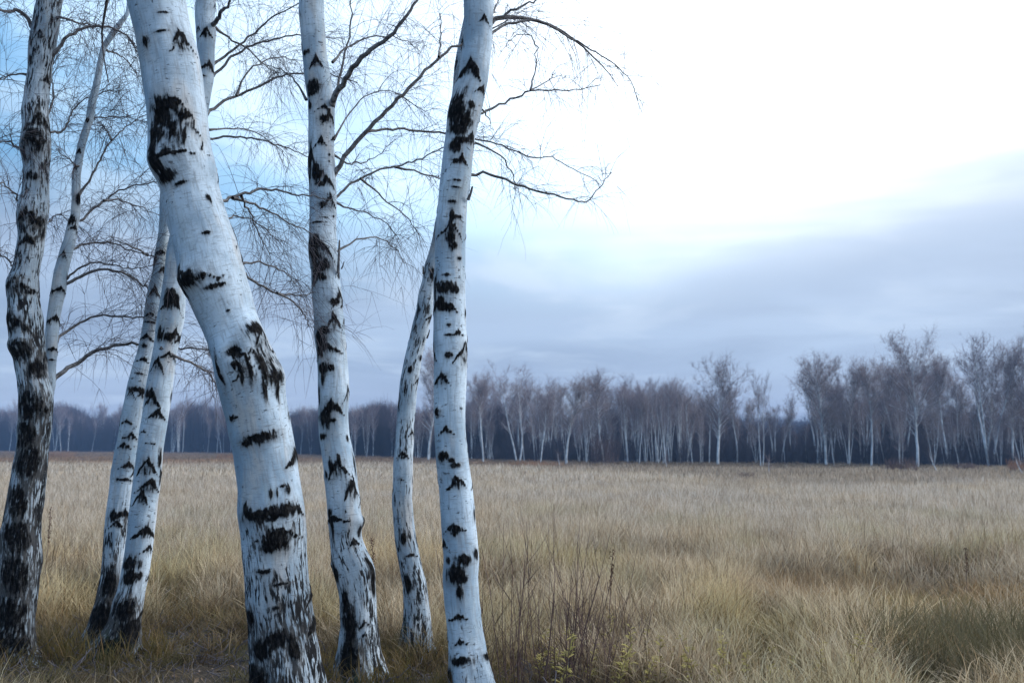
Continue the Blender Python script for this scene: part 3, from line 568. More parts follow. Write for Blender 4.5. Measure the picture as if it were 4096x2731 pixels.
    # dead stubs
STUBS = {'E': [(1352, 1095, 1358, 960, 12), (1366, 1075, 1377, 1045, 6)], 'G': [(1872, 800, 1890, 745, 13)], 'F': [(1694, 1095, 1692, 1063, 9), (1738, 1105, 1716, 1073, 14), (1708, 1352, 1719, 1318, 7)]}
roots = {k: o for (n, keys, l, m), o in zip(TREES, [o for o in COL.objects if o.name.startswith('birch_tree')]) for k in keys}
for k, L in STUBS.items():
    for x0, y0, x1, y1, w in L:
        Y = stem_depth(k, y0)-stems[k]['r'][200]*0.5; W = np.array([P(x0, y0, Y), P((x0*.4+x1*.6), (y0+y1)/2, Y-.02), P(x1, y1, Y-.03)]); W, _ = resample(W, 7)
        r = w/2*Y/FPX*np.array([1.2, 1, .9, .8, .75, .7, .45]); b = np.array(roots[k].location)
        V, F = tubes(W[None]-b, r[None], 7); mesh_obj('dead_stub', mesh_from('stub', V, F, LIMB, True, {'rr': ('FLOAT', np.repeat(r*.5, 7))}), roots[k])

# ------------------------------------------------------------------ scattering (grass, leaves, far thicket) by geometry nodes
def scatter(name, protos, pts, rot, scl, idx, tint, label, smooth_kind='stuff'):
    me = bpy.data.meshes.new(name+'_points'); n = len(pts); me.vertices.add(n); me.vertices.foreach_set('co', np.ascontiguousarray(pts, dtype=np.float32).ravel())
    for k, typ, dat, f in (('rot', 'FLOAT_VECTOR', rot, 'vector'), ('scl', 'FLOAT_VECTOR', scl, 'vector'), ('idx', 'INT', idx, 'value'), ('tint', 'FLOAT_COLOR', tint, 'color')):
        a = me.attributes.new(k, typ, 'POINT'); a.data.foreach_set(f, np.ascontiguousarray(dat, dtype=np.int32 if typ == 'INT' else np.float32).ravel())
    o = mesh_obj(name, me); set_props(o, label, kind='stuff')
    ng = bpy.data.node_groups.new(name+'_scatter', 'GeometryNodeTree')
    ng.interface.new_socket('Geometry', in_out='INPUT', socket_type='NodeSocketGeometry'); ng.interface.new_socket('Geometry', in_out='OUTPUT', socket_type='NodeSocketGeometry')
    N = ng.nodes; L = ng.links; gi = N.new('NodeGroupInput'); go = N.new('NodeGroupOutput'); iop = N.new('GeometryNodeInstanceOnPoints'); jn = N.new('GeometryNodeJoinGeometry')
    for p in protos:
        oi = N.new('GeometryNodeObjectInfo'); oi.inputs['Object'].default_value = p; oi.inputs['As Instance'].default_value = True; L.new(oi.outputs['Geometry'], jn.inputs[0])
    def na(nm, typ):
        a = N.new('GeometryNodeInputNamedAttribute'); a.data_type = typ; a.inputs['Name'].default_value = nm; return a.outputs[0]
    L.new(gi.outputs[0], iop.inputs['Points']); L.new(jn.outputs[0], iop.inputs['Instance']); iop.inputs['Pick Instance'].default_value = True
    L.new(na('idx', 'INT'), iop.inputs['Instance Index']); L.new(na('rot', 'FLOAT_VECTOR'), iop.inputs['Rotation']); L.new(na('scl', 'FLOAT_VECTOR'), iop.inputs['Scale'])
    L.new(iop.outputs[0], go.inputs[0])
    md = o.modifiers.new('scatter', 'NODES'); md.node_group = ng
    return o
def proto(name, me): return bpy.data.objects.new(name, me)

def blades(n, R, h0, h1, w, lean, K=4, curl=0.5, heads=0.0):
    ang = RNG.uniform(0, 2*math.pi, n); rad = R*np.sqrt(RNG.uniform(0, 1, n)); x = rad*np.cos(ang); y = rad*np.sin(ang)
    az = RNG.uniform(0, 2*math.pi, n); tilt = np.abs(RNG.normal(0, lean, n)); H = RNG.uniform(h0, h1, n)
    d = np.stack([np.cos(az)*np.sin(tilt), np.sin(az)*np.sin(tilt), np.cos(tilt)], 1)
    pts = np.empty((n, K, 3)); pts[:, 0] = np.stack([x, y, np.full(n, -0.02)], 1)
    cu = RNG.uniform(0, curl, n)
    for k in range(1, K):
        d = unit(d + np.stack([np.cos(az), np.sin(az), -np.full(n, .35)], 1)*(cu*(k/(K-1))**1.6)[:, None]); pts[:, k] = pts[:, k-1]+d*(H/(K-1))[:, None]
    fa = RNG.uniform(0, math.pi, n); side = np.stack([np.cos(fa), np.sin(fa), np.zeros(n)], 1)
    W = w*RNG.uniform(0.6, 1.4, n); prof = np.array([0.8, 1.0, 0.75, 0.42, 0.3, 0.2])[:K-1]
    V = []; hv = []
    for k in range(K-1):
        hwid = (W*prof[k]/2)[:, None]; V += [pts[:, k]-side*hwid, pts[:, k]+side*hwid]; hv += [k/(K-1)]*2
    V.append(pts[:, -1]); hv.append(1.0); m = len(V)
    VV = np.stack(V, 1).reshape(-1, 3); b = np.arange(n)*m
    Q = np.concatenate([np.stack([b+2*k, b+2*k+1, b+2*k+3, b+2*k+2], 1) for k in range(K-2)]); T = np.stack([b+2*(K-2), b+2*(K-2)+1, b+m-1], 1)
    return VV, [Q, T], np.tile(hv, n), np.repeat(RNG.uniform(0, 1, n), m)
def tuft(name, mat, *a, **k):
    V, F, h, r = blades(*a, **k); return proto(name, mesh_from(name, V, F, mat, True, {'bh': ('FLOAT', h), 'br': ('FLOAT', r)}))
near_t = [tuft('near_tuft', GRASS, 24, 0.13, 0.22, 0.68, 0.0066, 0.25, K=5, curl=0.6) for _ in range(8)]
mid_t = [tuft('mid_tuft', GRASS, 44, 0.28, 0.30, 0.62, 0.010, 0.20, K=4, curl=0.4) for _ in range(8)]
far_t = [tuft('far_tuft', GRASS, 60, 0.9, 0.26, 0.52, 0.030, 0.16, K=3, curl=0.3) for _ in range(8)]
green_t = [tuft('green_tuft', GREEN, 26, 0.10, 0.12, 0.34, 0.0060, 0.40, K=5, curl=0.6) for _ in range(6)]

def wood_edge(px2352):
    xs = [-400, 0, 500, 700, 1000, 1300, 1700, 2100, 2352, 2800]; ys = [1035, 1036, 1040, 1045, 1055, 1061.5, 1066.5, 1071, 1074, 1079]
    return CAM_H*(35/36*2352)/(np.interp(px2352, xs, ys)-1021.0)
def litter(x, y):
    """1 where the ground under the birches is bare"""
    d = min(math.hypot((x+2.9)/1.5, (y-7.7)/1.35), math.hypot((x+1.6)/1.5, (y-6.9)/1.15), math.hypot((x+0.5)/1.6, (y-6.4)/0.9))
    return 1/(1+math.exp(min(50.0, (d-1.0+0.25*vnoise(x, y, 1.3, 5))*7)))
def hollow(x, y):
    return max(math.exp(-(((x-3.9)/1.5)**2+((y-10.7)/1.5)**2)**2), math.exp(-(((x-3.7)/0.9)**2+((y-7.5)/0.8)**2)**2), 0.9*math.exp(-(((x-1.9)/0.9)**2+((y-12.8)/0.5)**2)**2), 0.6*math.exp(-(((x-2.8)/0.8)**2+((y-10.0)/0.35)**2)**2))
def field_points(n, Y0, Y1, power, seed):
    g = np.random.default_rng(seed); Y = Y0+(Y1-Y0)*g.uniform(0, 1, n)**power; px = g.uniform(-320, 2352+320, n)
    return (px-1176)/2286.7*Y, Y, px, g
def put_grass(name, protos, n, Y0, Y1, power, seed, label, hs, keepf, tintf, xy=1.0):
    X, Y, px, g = field_points(n, Y0, Y1, power, seed); pts = []; scl = []; tint = []
    edge = wood_edge(px)
    for x, y, p, e in zip(X, Y, px, edge):
        if y > e+3: continue
        kp, hm = keepf(x, y, p, e, g)
        if g.uniform() > kp: continue
        pts.append((x, y, gz(x, y))); s = hs*hm*g.uniform(0.75, 1.2); w = xy*g.uniform(0.8, 1.25); scl.append((w, w, s)); c = tintf(x, y, p, e, g); v = g.uniform(0.66, 1.22); tint.append((c[0]*v, c[1]*v, c[2]*v, 1))
    m = len(pts); rot = np.stack([g.normal(0, 0.09, m), g.normal(-0.10, 0.10, m), g.uniform(0, 6.28, m)], 1)
    return scatter(name, protos, np.array(pts), rot, np.array(scl), g.integers(0, len(protos), m), np.array(tint), label)
def lerp3(a, b, t): return tuple(p+(q-p)*t for p, q in zip(a, b))
def sstep(v, a, b): t = min(max((v-a)/(b-a), 0), 1); return t*t*(3-2*t)
def tint_meadow(x, y, p, e, g):
    n = vnoise(x, y, 0.22, 2)*0.5+0.5; n2 = vnoise(x, y*0.6, 0.9, 6)*0.5+0.5
    c = lerp3((0.93, 0.93, 0.95), (1.03, 0.97, 0.86), n)
    c = lerp3(c, (1.0, 0.83, 0.56), 0.55*sstep(n2, 0.60, 0.85))
    near = 1-sstep(y, 8, 19); c = lerp3(c, (0.96, 0.84, 0.60), 0.65*near)
    if y < 24: cl = clump(x, y); c = lerp3(c, (0.42, 0.33, 0.21), (0.75*near+.2)*sstep(-cl, -0.05, 0.35)); c = lerp3(c, (1.12, 0.98, 0.58), 0.5*near*sstep(vnoise(x, y, 1.1, 31), 0.12, 0.4))  # gaps between clumps tinted darker, shade painted into the grass colour
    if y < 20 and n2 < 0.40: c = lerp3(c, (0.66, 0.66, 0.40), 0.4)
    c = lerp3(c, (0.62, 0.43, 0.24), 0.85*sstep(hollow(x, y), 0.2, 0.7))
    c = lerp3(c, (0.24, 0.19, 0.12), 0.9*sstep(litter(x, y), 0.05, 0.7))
    # darker heath and rushes before the wood; on the right partly painted vignetting
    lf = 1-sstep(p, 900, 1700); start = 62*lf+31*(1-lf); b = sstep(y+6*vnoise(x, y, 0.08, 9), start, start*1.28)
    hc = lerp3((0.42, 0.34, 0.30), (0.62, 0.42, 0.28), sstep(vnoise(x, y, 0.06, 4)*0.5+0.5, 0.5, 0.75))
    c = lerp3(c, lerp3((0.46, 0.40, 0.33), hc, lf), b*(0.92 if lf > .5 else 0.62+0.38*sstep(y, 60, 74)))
    return c
def clump(x, y): return vnoise(x, y, 1.25, 21)+0.55*vnoise(x, y, 2.9, 17)
def keep_near(x, y, p, e, g):
    l = litter(x, y); h = hollow(x, y); c = clump(x, y)
    return (1-0.94*l)*(1-0.88*h)*(0.06+0.94*sstep(c, -0.30, 0.22)), (1-0.55*l)*(1-0.45*h)*(0.74+0.26*sstep(y, 7, 12))*(0.95+0.5*c)
def keep_mid(x, y, p, e, g):
    h = hollow(x, y); l = litter(x, y); return (1-h)*(1-l), (1-0.6*h)*(0.9+0.25*vnoise(x, y, 0.5, 1))
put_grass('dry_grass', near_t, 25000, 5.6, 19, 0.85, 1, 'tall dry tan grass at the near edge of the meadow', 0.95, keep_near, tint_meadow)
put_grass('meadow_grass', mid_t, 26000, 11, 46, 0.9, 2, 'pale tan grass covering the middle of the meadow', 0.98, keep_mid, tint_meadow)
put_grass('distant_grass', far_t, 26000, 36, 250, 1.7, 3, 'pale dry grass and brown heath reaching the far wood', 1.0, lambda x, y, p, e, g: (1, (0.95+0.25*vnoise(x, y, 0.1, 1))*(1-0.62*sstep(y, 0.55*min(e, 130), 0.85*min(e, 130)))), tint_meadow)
def keep_green(x, y, p, e, g):
    l = litter(x, y); n = vnoise(x, y, 0.9, 12)*0.5+0.5; return (0.12+0.45*sstep(n, 0.5, 0.75)+0.4*hollow(x, y))*(1-0.25*l), 0.9-0.35*l
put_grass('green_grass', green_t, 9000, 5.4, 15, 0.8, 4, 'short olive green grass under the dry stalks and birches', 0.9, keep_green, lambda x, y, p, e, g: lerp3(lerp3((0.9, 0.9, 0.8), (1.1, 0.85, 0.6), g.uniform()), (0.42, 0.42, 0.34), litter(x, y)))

# fallen leaves and sticks under the birches
def leaf_proto():
    V = np.array([[0, -.5, 0], [.28, -.1, .10], [.22, .3, .12], [0, .55, .02], [-.22, .3, .12], [-.28, -.1, .1], [0, 0, -.02]])*0.045
    F = np.array([[0, 1, 6], [1, 2, 6], [2, 3, 6], [3, 4, 6], [4, 5, 6], [5, 0, 6]]); return proto('leaf', mesh_from('leaf', V, F, LEAF))
def stick_proto():
    W = np.array([[[0, 0, 0], [.06, .01, .012], [.12, -.01, .01], [.18, .01, .02]]]); return proto('stick', mesh_from('stick', *tubes(W, np.full((1, 4), .003), 4), mat=TWIG))
def litter_scatter():
    g = np.random.default_rng(5); pts = []
    while len(pts) < 2600:
        x = g.uniform(-5, 1.5); y = g.uniform(5, 10.5)
        if g.uniform() < 0.12+0.88*litter(x, y): pts.append((x, y, gz(x, y)+0.012))
    m = len(pts); s = g.uniform(0.6, 1.3, m)
    scatter('leaf_litter', [leaf_proto(), stick_proto()], np.array(pts), np.stack([g.normal(0, .5, m), g.normal(0, .5, m), g.uniform(0, 6.3, m)], 1), np.stack([s]*3, 1), (g.uniform(0, 1, m) < 0.15).astype(int), np.ones((m, 4)), 'fallen brown birch leaves and sticks on bare soil')
litter_scatter()
def foot_grass():
    g = np.random.default_rng(15); pts = []
    for k, n in (('A', 30), ('C2', 36), ('C1', 14), ('D', 26), ('E', 34), ('F', 40), ('G', 30)):
        b = stems[k]['C'][1]; r0 = stems[k]['r'][1]
        for _ in range(n):
            a = g.uniform(0, 6.28); q = r0+0.02+abs(g.normal(0, .12)); x, y = b[0]+q*math.cos(a), b[1]+q*math.sin(a); pts.append((x, y, gz(x, y)))
    m = len(pts); sc = g.uniform(.6, 1.15, m); t = np.stack([lerp3((0.30, 0.32, 0.24), (0.75, 0.62, 0.42), u)+(1,) for u in g.uniform(0, 1, m)])
    scatter('foot_grass', green_t, np.array(pts), np.stack([g.normal(0, .15, m), g.normal(0, .15, m), g.uniform(0, 6.3, m)], 1), np.stack([sc, sc, sc], 1), g.integers(0, 6, m), t, 'small grass tufts growing round the feet of the birches')
foot_grass()

# ------------------------------------------------------------------ bare red-stemmed shrub
def bare_shrub(px, py, spread, n, hmin, hmax, label, seed):
    g = np.random.default_rng(seed); Y = ground_Y(py); b = P(px, py, Y); b[2] = gz(b[0], b[1]); root = empty('bare_shrub', b); set_props(root, label, 'shrub', None)
    for i in range(n):
        a = g.uniform(0, 6.28); rr = spread*math.sqrt(g.uniform())*0.75; s = np.array([rr*math.cos(a), rr*math.sin(a)*0.5, -0.05]); H = g.uniform(hmin, hmax)*(1-0.25*rr/spread)
        d = unit(np.array([s[0]*0.35+g.normal(0, .13), s[1]*0.3+g.normal(0, .10), 1.0])); q = [s]
        for k in range(8): d = unit(d+np.array([g.normal(0, .045), g.normal(0, .045), 0.06])); q.append(q[-1]+d*H/8)
        W = np.array(q); r = 0.0034*g.uniform(.7, 1.2)*np.linspace(1, .35, 9); B = Batch(); B.add(*tubes(W[None], r[None], 4))
        for j in range(g.integers(1, 6)):
            k = g.integers(2, 7); p2, r2 = twig_strands(W[k][None], np.array([[g.normal(0, .55), g.normal(0, .4), 1.0]]), np.array([g.uniform(.12, .42)]), np.array([0.0021]), 5, -0.15, 0.06); B.add(*tubes(p2, r2, 3))
        mesh_obj('stem', B.mesh('stem', STEMM), root)
    return root
bare_shrub(2160, 2770, 0.66, 64, 0.45, 1.42, 'bare shrub of thin upright red-brown stems beside the smooth white birch', 3)
bare_shrub(2430, 2700, 0.34, 26, 0.30, 0.75, 'low sparse clump of red-brown stems among yellow weeds', 4)

# ------------------------------------------------------------------ weeds, seed stalks, tussock
def weed_proto(seed, mat=WEED):
    g = np.random.default_rng(seed); H = 0.42; q = [np.zeros(3)]; d = np.array([0., 0, 1])
    for k in range(7): d = unit(d+np.array([g.normal(0, .08), g.normal(0, .08), .05])); q.append(q[-1]+d*H/7)
    W = np.array(q); st = mesh_from('weed_stem', *tubes(W[None], 0.0026*np.linspace(1, .5, 8)[None], 4), mat=STEMM)
    Vs = []; F = []; n = 0
    for j in range(38):
        f = g.uniform(.18, 1); i = min(int(f*7), 6); p = W[i]*(1-(f*7-i))+W[i+1]*(f*7-i); a = g.uniform(0, 6.28); L = .075*(1.15-.6*f)*g.uniform(.7, 1.3); o = np.array([math.cos(a), math.sin(a), g.uniform(.15, 1.0)]); o = unit(o); s = np.array([-math.sin(a), math.cos(a), 0])*L*.13
        m_ = p+o*L*.55; t = p+o*L+np.array([0, 0, -L*.22]); Vs += [p, m_-s, m_+s, t]; F.append([n, n+1, n+3, n+2]); n += 4
    return st, mesh_from('weed_leaves', np.array(Vs), np.array(F), mat, False)
wp = [weed_proto(40+i) for i in range(4)]
def place_weed(px, py, s, label, i):
    Y = ground_Y(py); b = P(px, py, Y); b[2] = gz(b[0], b[1]); r = empty('yellow_weed', b); r.scale = (s, s, s); r.rotation_euler = (RNG.normal(0, .1), RNG.normal(0, .1), RNG.uniform(0, 6.28)); set_props(r, label, 'weed', 'yellow weeds in the near grass')
    mesh_obj('stem', wp[i % 4][0], r); l = mesh_obj('leaves', wp[i % 4][1], r); l['kind'] = 'stuff'
g_ = random.Random(9)
for i, (x, y) in enumerate([(2235,2690),(2290,2655),(2350,2700),(2395,2640),(2440,2690),(2470,2730),(2520,2700),(2560,2735),(2590,2680),(2640,2720),(2690,2690),(2740,2730),(2800,2715),(2850,2740),(2900,2700),(2990,2730),(3080,2720),(3160,2745),(3260,2730),(2250,2735),(2150,2700),(3400,2740),(3520,2725)]):
    place_weed(x, y+(50 if y > 2600 else 0), g_.uniform(0.7, 1.15), 'yellow-green leafy weed growing among the thin red-brown stems' if x < 2480 else 'yellow-green leafy weed in the dry grass clear of the red-brown stems', i)
def seed_stalk(px, py, top, label, seed, tilt=0.05):
    g = np.random.default_rng(seed); Y = ground_Y(py); b = P(px, py, Y); b[2] = gz(b[0], b[1]); H = P(px, top, Y)[2]-b[2]; r = empty('seed_stalk', b); set_props(r, label, 'plant', None)
    W = np.array([[tilt*H*(k/7)**2+g.normal(0, .004), g.normal(0, .004), H*k/7-.02*(k == 0)] for k in range(8)]); mesh_obj('stem', mesh_from('stem', *tubes(W[None], .0036*np.linspace(1, .6, 8)[None], 5), mat=STEMM), r)
    B = Batch()
    for j in range(70):
        f = g.uniform(.62, 1)*7; i = min(int(f), 6); p = W[i]*(1-(f-i))+W[i+1]*(f-i)+g.normal(0, .009, 3); d = unit(g.normal(0, 1, 3)); q = np.stack([p-d*.006, p, p+d*.006])[None]; B.add(*tubes(q, np.array([[.001, .006, .001]]), 4))
    mesh_obj('seed_head', B.mesh('seed_head', SEED), r)
seed_stalk(2437, 2600, 2200, 'tall brown seed stalk rising from the clump of red-brown stems', 1)
seed_stalk(1500, 2480, 2150, 'thin reddish seed stalk in the grass between two birch feet', 2, -.06)
seed_stalk(176, 2420, 2030, 'dark seed stalk standing close by the rough dark birch', 3, .03)
seed_stalk(3870, 2390, 2190, 'small brown seed stalk beyond the grass hollow', 4, .02)
def tussock(px, py, n, h, label, mat, R=.32, lean=.5, seed=0):
    Y = ground_Y(py); b = P(px, py, Y); b[2] = gz(b[0], b[1]); V, F, hh, r = blades(n, R, h*.5, h, .007, lean, K=5, curl=.7)
    m, (add, link, M, mapr, mix, scaled, noise) = new_mat('tussock_blade'); a = attr(add, 'bh'); rr = attr(add, 'br'); c = mix(mapr(a, 0, .9), mat[0], mat[1]); c = mix(M('MULTIPLY', rr, .5), c, mat[2]); finish(add, link, c, .7, None, spec=.15, transl=.2)
    o = mesh_obj('grass_tussock', mesh_from('tussock', V, F, m, True, {'bh': ('FLOAT', hh), 'br': ('FLOAT', r)}), None, b); set_props(o, label, 'grass tussock', None)
GT = ((.015, .015, .008), (.11, .095, .042), (.26, .20, .11)); BT = ((.05, .035, .02), (.24, .16, .085), (.30, .22, .13))
tussock(3990, 2700, 3800, .64, 'large dark olive grass tussock with arching blades', GT, 1.0, .45)
tussock(3420, 2372, 1400, .62, 'rusty brown grass tussock at the rim of the dark hollow', BT, .5, .35)
tussock(3180, 2330, 800, .5, 'small rusty grass tussock next to the larger rusty tussock', BT, .35, .35)
tussock(2700, 2270, 800, .5, 'brown grass tussock beyond the yellow weeds', BT, .4, .35)

# ------------------------------------------------------------------ far birches and wood
def far_birch(seed, nst=1, H=9.0, spread=1.0, lean=0.0, low=0.26, dense=1.0):
    g = np.random.default_rng(seed); B = Batch(); out = []; twigs = Batch()
    for s in range(nst):
        T = Batch(); az = g.uniform(0, 6.28) if nst == 1 else s*6.28/nst+g.uniform(-.4, .4); ln = lean if nst == 1 else g.uniform(.10, .24)
        d = unit(np.array([math.cos(az)*ln, math.sin(az)*ln*.6, 1.0])); q = [np.array([.12*math.cos(az)*(nst > 1), .12*math.sin(az)*(nst > 1), -.15])]; h = H*g.uniform(.82, 1)
        for k in range(15): d = unit(d+np.array([g.normal(0, .045), g.normal(0, .045), .05])); q.append(q[-1]+d*h/15)
        W = np.array(q); R = (.125 if nst == 1 else .095)*(h/9)*(1-np.linspace(0, 1, 16)**1.1*.88); R[0] *= 1.3; T.add(*tubes(W[None], R[None], 6))
        nl = int((50 if nst == 1 else 24)*dense)
        for j in range(nl):
            f = low+(.97-low)*(j+g.uniform())/nl; i = int(f*15); i = min(i, 14); p = W[i]*(1-(f*15-i))+W[i+1]*(f*15-i); a = g.uniform(0, 6.28)
            L = H*.30*spread*(math.sin(math.pi*min(1, (1-f)/(1-low)*.75+.20))**.8)*g.uniform(.6, 1.15)+.25; el = g.uniform(.9, 2.0)
            dd = unit(np.array([math.cos(a), math.sin(a), el])); lq = [p]
            for k in range(6): dd = unit(dd+g.normal(0, .12, 3)+np.array([0, 0, .03])); lq.append(lq[-1]+dd*L/6)
            LW = np.array(lq); T.add(*tubes(LW[None], (max(.012, R[i]*.38)*np.linspace(1, .3, 7))[None], 4))
            n = int((5+7*min(1, (f-low)*3))*L/1.2*dense)+3; pi = g.integers(1, 7, n); st = LW[pi]; dv = unit(LW[np.minimum(pi, 5)+1]-LW[np.minimum(pi, 5)])*.6+g.normal(0, .55, (n, 3))+np.array([0, 0, .35])
            p1, r1 = twig_strands(st, dv, g.uniform(.3, .95, n), np.full(n, .0078), 4, .10, .12); twigs.add(*tubes(p1, r1, 3))
            m = n*5; par = g.integers(0, n, m); kk = g.integers(1, 4, m); p2, r2 = twig_strands(p1[par, kk], g.normal(0, .5, (m, 3))+np.array([0, 0, .55]), g.uniform(.15, .5, m), np.full(m, .0052), 3, .12, .12); twigs.add(*tubes(p2, r2, 3))
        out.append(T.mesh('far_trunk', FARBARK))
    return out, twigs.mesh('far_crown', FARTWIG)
FB = [far_birch(100+i, 1, 9, sp, ln, lw) for i, (sp, ln, lw) in enumerate([(1.0, .05, .30), (.85, .10, .46), (1.15, .04, .26), (.7, .12, .52), (.9, .06, .38)])]
FM = [far_birch(200+i, n, 8, .75, 0, (.30, .50, .40, .55)[i], .75) for i, n in enumerate([2, 3, 3, 4])]
FS = [far_birch(300+i, 1, 6.5, .55, ln, .5, .6) for i, ln in enumerate([.05, .16, .28, .10])]
LEANB = far_birch(400, 1, 7, .8, .55, .4, .8)
def put_far(kind, i, px, top, base, wide, label, group, mir=False):
    """px, rows in the 2352-wide measure"""
    src = kind[i % len(kind)]; Y = CAM_H*2286.7/(base-1021.0); H = (base-top)/2286.7*Y; b = np.array([(px-1176)/2286.7*Y, Y, 0.0]); h0 = {id(FB): 9, id(FM): 8*.95, id(FS): 6.5}.get(id(kind), 7)
    r = empty('far_birch', b); s = H/h0*1.04; r.scale = (s*wide, s*wide, s); r.rotation_euler = (0, 0, RNG.uniform(0, 6.28)); set_props(r, label, 'birch tree', group)
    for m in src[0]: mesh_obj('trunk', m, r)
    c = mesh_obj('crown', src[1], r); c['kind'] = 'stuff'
    return r
HERO = [  # single trees that stand out of the far edge
(985,835,1058,.95,FB,0,'tall feathery birch seen between the grey stem and the white trunk'),
(1110,862,1064,.9,FB,3,'pale birch with narrow straight stem next to the smooth white trunk'),
(1190,852,1061,1.0,FM,0,'forked birch with twin upright crowns in the far edge'),
(1240,905,1065,.8,FS,1,'slim birch behind the orange brush at the wood edge'),
(1300,888,1067,1.25,FB,4,'broad many-branched birch beyond the orange brush'),
(1385,868,1064,.95,FB,1,'dense-crowned birch above the rusty little tree'),
(1440,898,1063,.8,FS,0,'slender birch just past the rusty little tree'),
(1645,852,1068,1.1,FB,2,'round-crowned birch standing above the cluster of white stems'),
(1690,890,1065,.8,FB,3,'narrow birch touching the round-crowned birch'),
(1745,872,1074,.62,FM,0,'isolated birch forked low, alone in the gap of the wood'),
(1790,936,1066,1.0,FS,3,'short bushy birch in the gap of the wood'),
(1893,846,1069,1.0,FB,0,'birch with two rounded crown tops above the leaning stem'),
(1945,858,1069,.75,FB,4,'narrow-crowned birch close to the leaning stem'),
(1995,842,1071,.85,FB,1,'egg-shaped birch crown standing clear of its neighbours'),
(2100,802,1074,.98,FB,2,'tallest birch of the far edge with leaning heavy trunk'),
(2168,822,1070,.75,FB,3,'narrow birch squeezed beside the tallest far birch'),
(2268,806,1072,1.05,FM,1,'wide birch of several stems near the end of the far edge'),
(2318,830,1072,.8,FB,4,'slim birch close beside the wide many-stemmed birch'),
(2365,812,1073,.9,FB,0,'birch cut by the picture edge past the wide birch'),
]
LAND = [(1110, 'the pale narrow-stemmed birch'), (1190, 'the forked birch with twin crowns'), (1300, 'the broad many-branched birch'), (1385, 'the rusty little tree'), (1510, 'the bright crowded stems'), (1645, 'the round-crowned birch'), (1745, 'the isolated low-forked birch'), (1910, 'the strongly leaning stem'), (1995, 'the egg-shaped birch crown'), (2100, 'the tallest far birch'), (2268, 'the wide birch of several stems')]
def landmark(x): return min(LAND, key=lambda l: abs(l[0]-x))[1]
g_ = random.Random(33)
for k in range(46):                            # closed belt of crowns behind the leading trees
    x = g_.uniform(1085, 1620) if k < 26 else g_.uniform(1865, 2400); b = 1021+CAM_H*2286.7/(wood_edge(x)+g_.uniform(5, 22))
    put_far((FB, FM)[k % 2], g_.randrange(5), x, g_.uniform(892, 930) if k < 26 else g_.uniform(850, 905), b, g_.uniform(.8, 1.15), ('full-crowned', 'many-stemmed')[k % 2]+' birch in the belt behind '+landmark(x), 'birches of the closed far belt')
for x, t, b, w, kd, i, lab in HERO: put_far(kd, i, x, t, b, w, lab, None)
r_ = put_far([LEANB], 0, 1912, 945, 1069, 1.0, 'bare white birch stem leaning strongly out of the wood', None); r_.rotation_euler = (0, 0, math.pi*.95)
g_ = random.Random(21)
for c in (1440, 1500, 1545, 1585):             # the cluster of white stems
    for k in range(5): put_far((FM, FS)[k % 2], g_.randrange(4), c+g_.uniform(-26, 26), g_.uniform(900, 925), g_.uniform(1060, 1067), .6, ('several-stemmed', 'slim single-stemmed')[k % 2]+' white birch in the bright crowded stand of stems', 'crowded white stems in the far edge')
KW = ('single thin', 'single thin', 'several-stemmed')
for k in range(106):                            # right half, second row and saplings
    x = g_.uniform(1080, 2400); b = 1021+CAM_H*2286.7/(wood_edge(x)+g_.uniform(-1, 12)); put_far((FS, FS, FM)[k % 3], g_.randrange(4), x, b-g_.uniform(75, 150), b, g_.uniform(.6, .9), KW[k % 3]+' white birch before dark wood near '+landmark(x), 'thin birches inside the far edge')
for k in range(100):                            # left half, farther off
    x = g_.uniform(-60, 1060); b = 1021+CAM_H*2286.7/(wood_edge(x)+g_.uniform(0, 20)); put_far((FS, FM, FB)[k % 3], g_.randrange(4), x, b-g_.uniform(70, 108), b, g_.uniform(.5, .8), ('single slim', 'several-stemmed', 'fuller-crowned')[k % 3]+' distant birch in the low far wood', 'distant birches in the low wood')
def white_sapling(px, top, base, lean, label):
    Y = CAM_H*2286.7/(base-1021.0); b = np.array([(px-1176)/2286.7*Y, Y, 0]); H = (base-top)/2286.7*Y; o = empty('birch_sapling', b); set_props(o, label, 'sapling', None)
    W = np.array([[lean*H*f+.02*math.sin(f*7), 0, H*f-.1*(f == 0)] for f in np.linspace(0, 1, 9)]); mesh_obj('trunk', mesh_from('stem', *tubes(W[None], .03*np.linspace(1, .25, 9)[None], 6), mat=FARBARK), o)
    B = Batch(); n = 26; k = RNG.integers(3, 9, n); p, r = twig_strands(W[k], RNG.normal(0, .5, (n, 3))+np.array([0, 0, .8]), RNG.uniform(.2, .7, n), np.full(n, .006), 4, .05); B.add(*tubes(p, r, 3)); c = mesh_obj('twigs', B.mesh('twigs', FARTWIG), o); c['kind'] = 'stuff'
white_sapling(1762, 1058, 1104, 0, 'single thin white sapling standing out in the grass before the gap')
white_sapling(2146, 1035, 1090, -.35, 'crooked white sapling before the tallest far birch')
white_sapling(2346, 1050, 1106, -.4, 'slanting white sapling near the rusty bush')
white_sapling(1286, 1040, 1080, -.15, 'short white sapling beyond the orange brush')
white_sapling(1528, 1050, 1082, .02, 'tiny pale sapling in front of the crowded white stems')

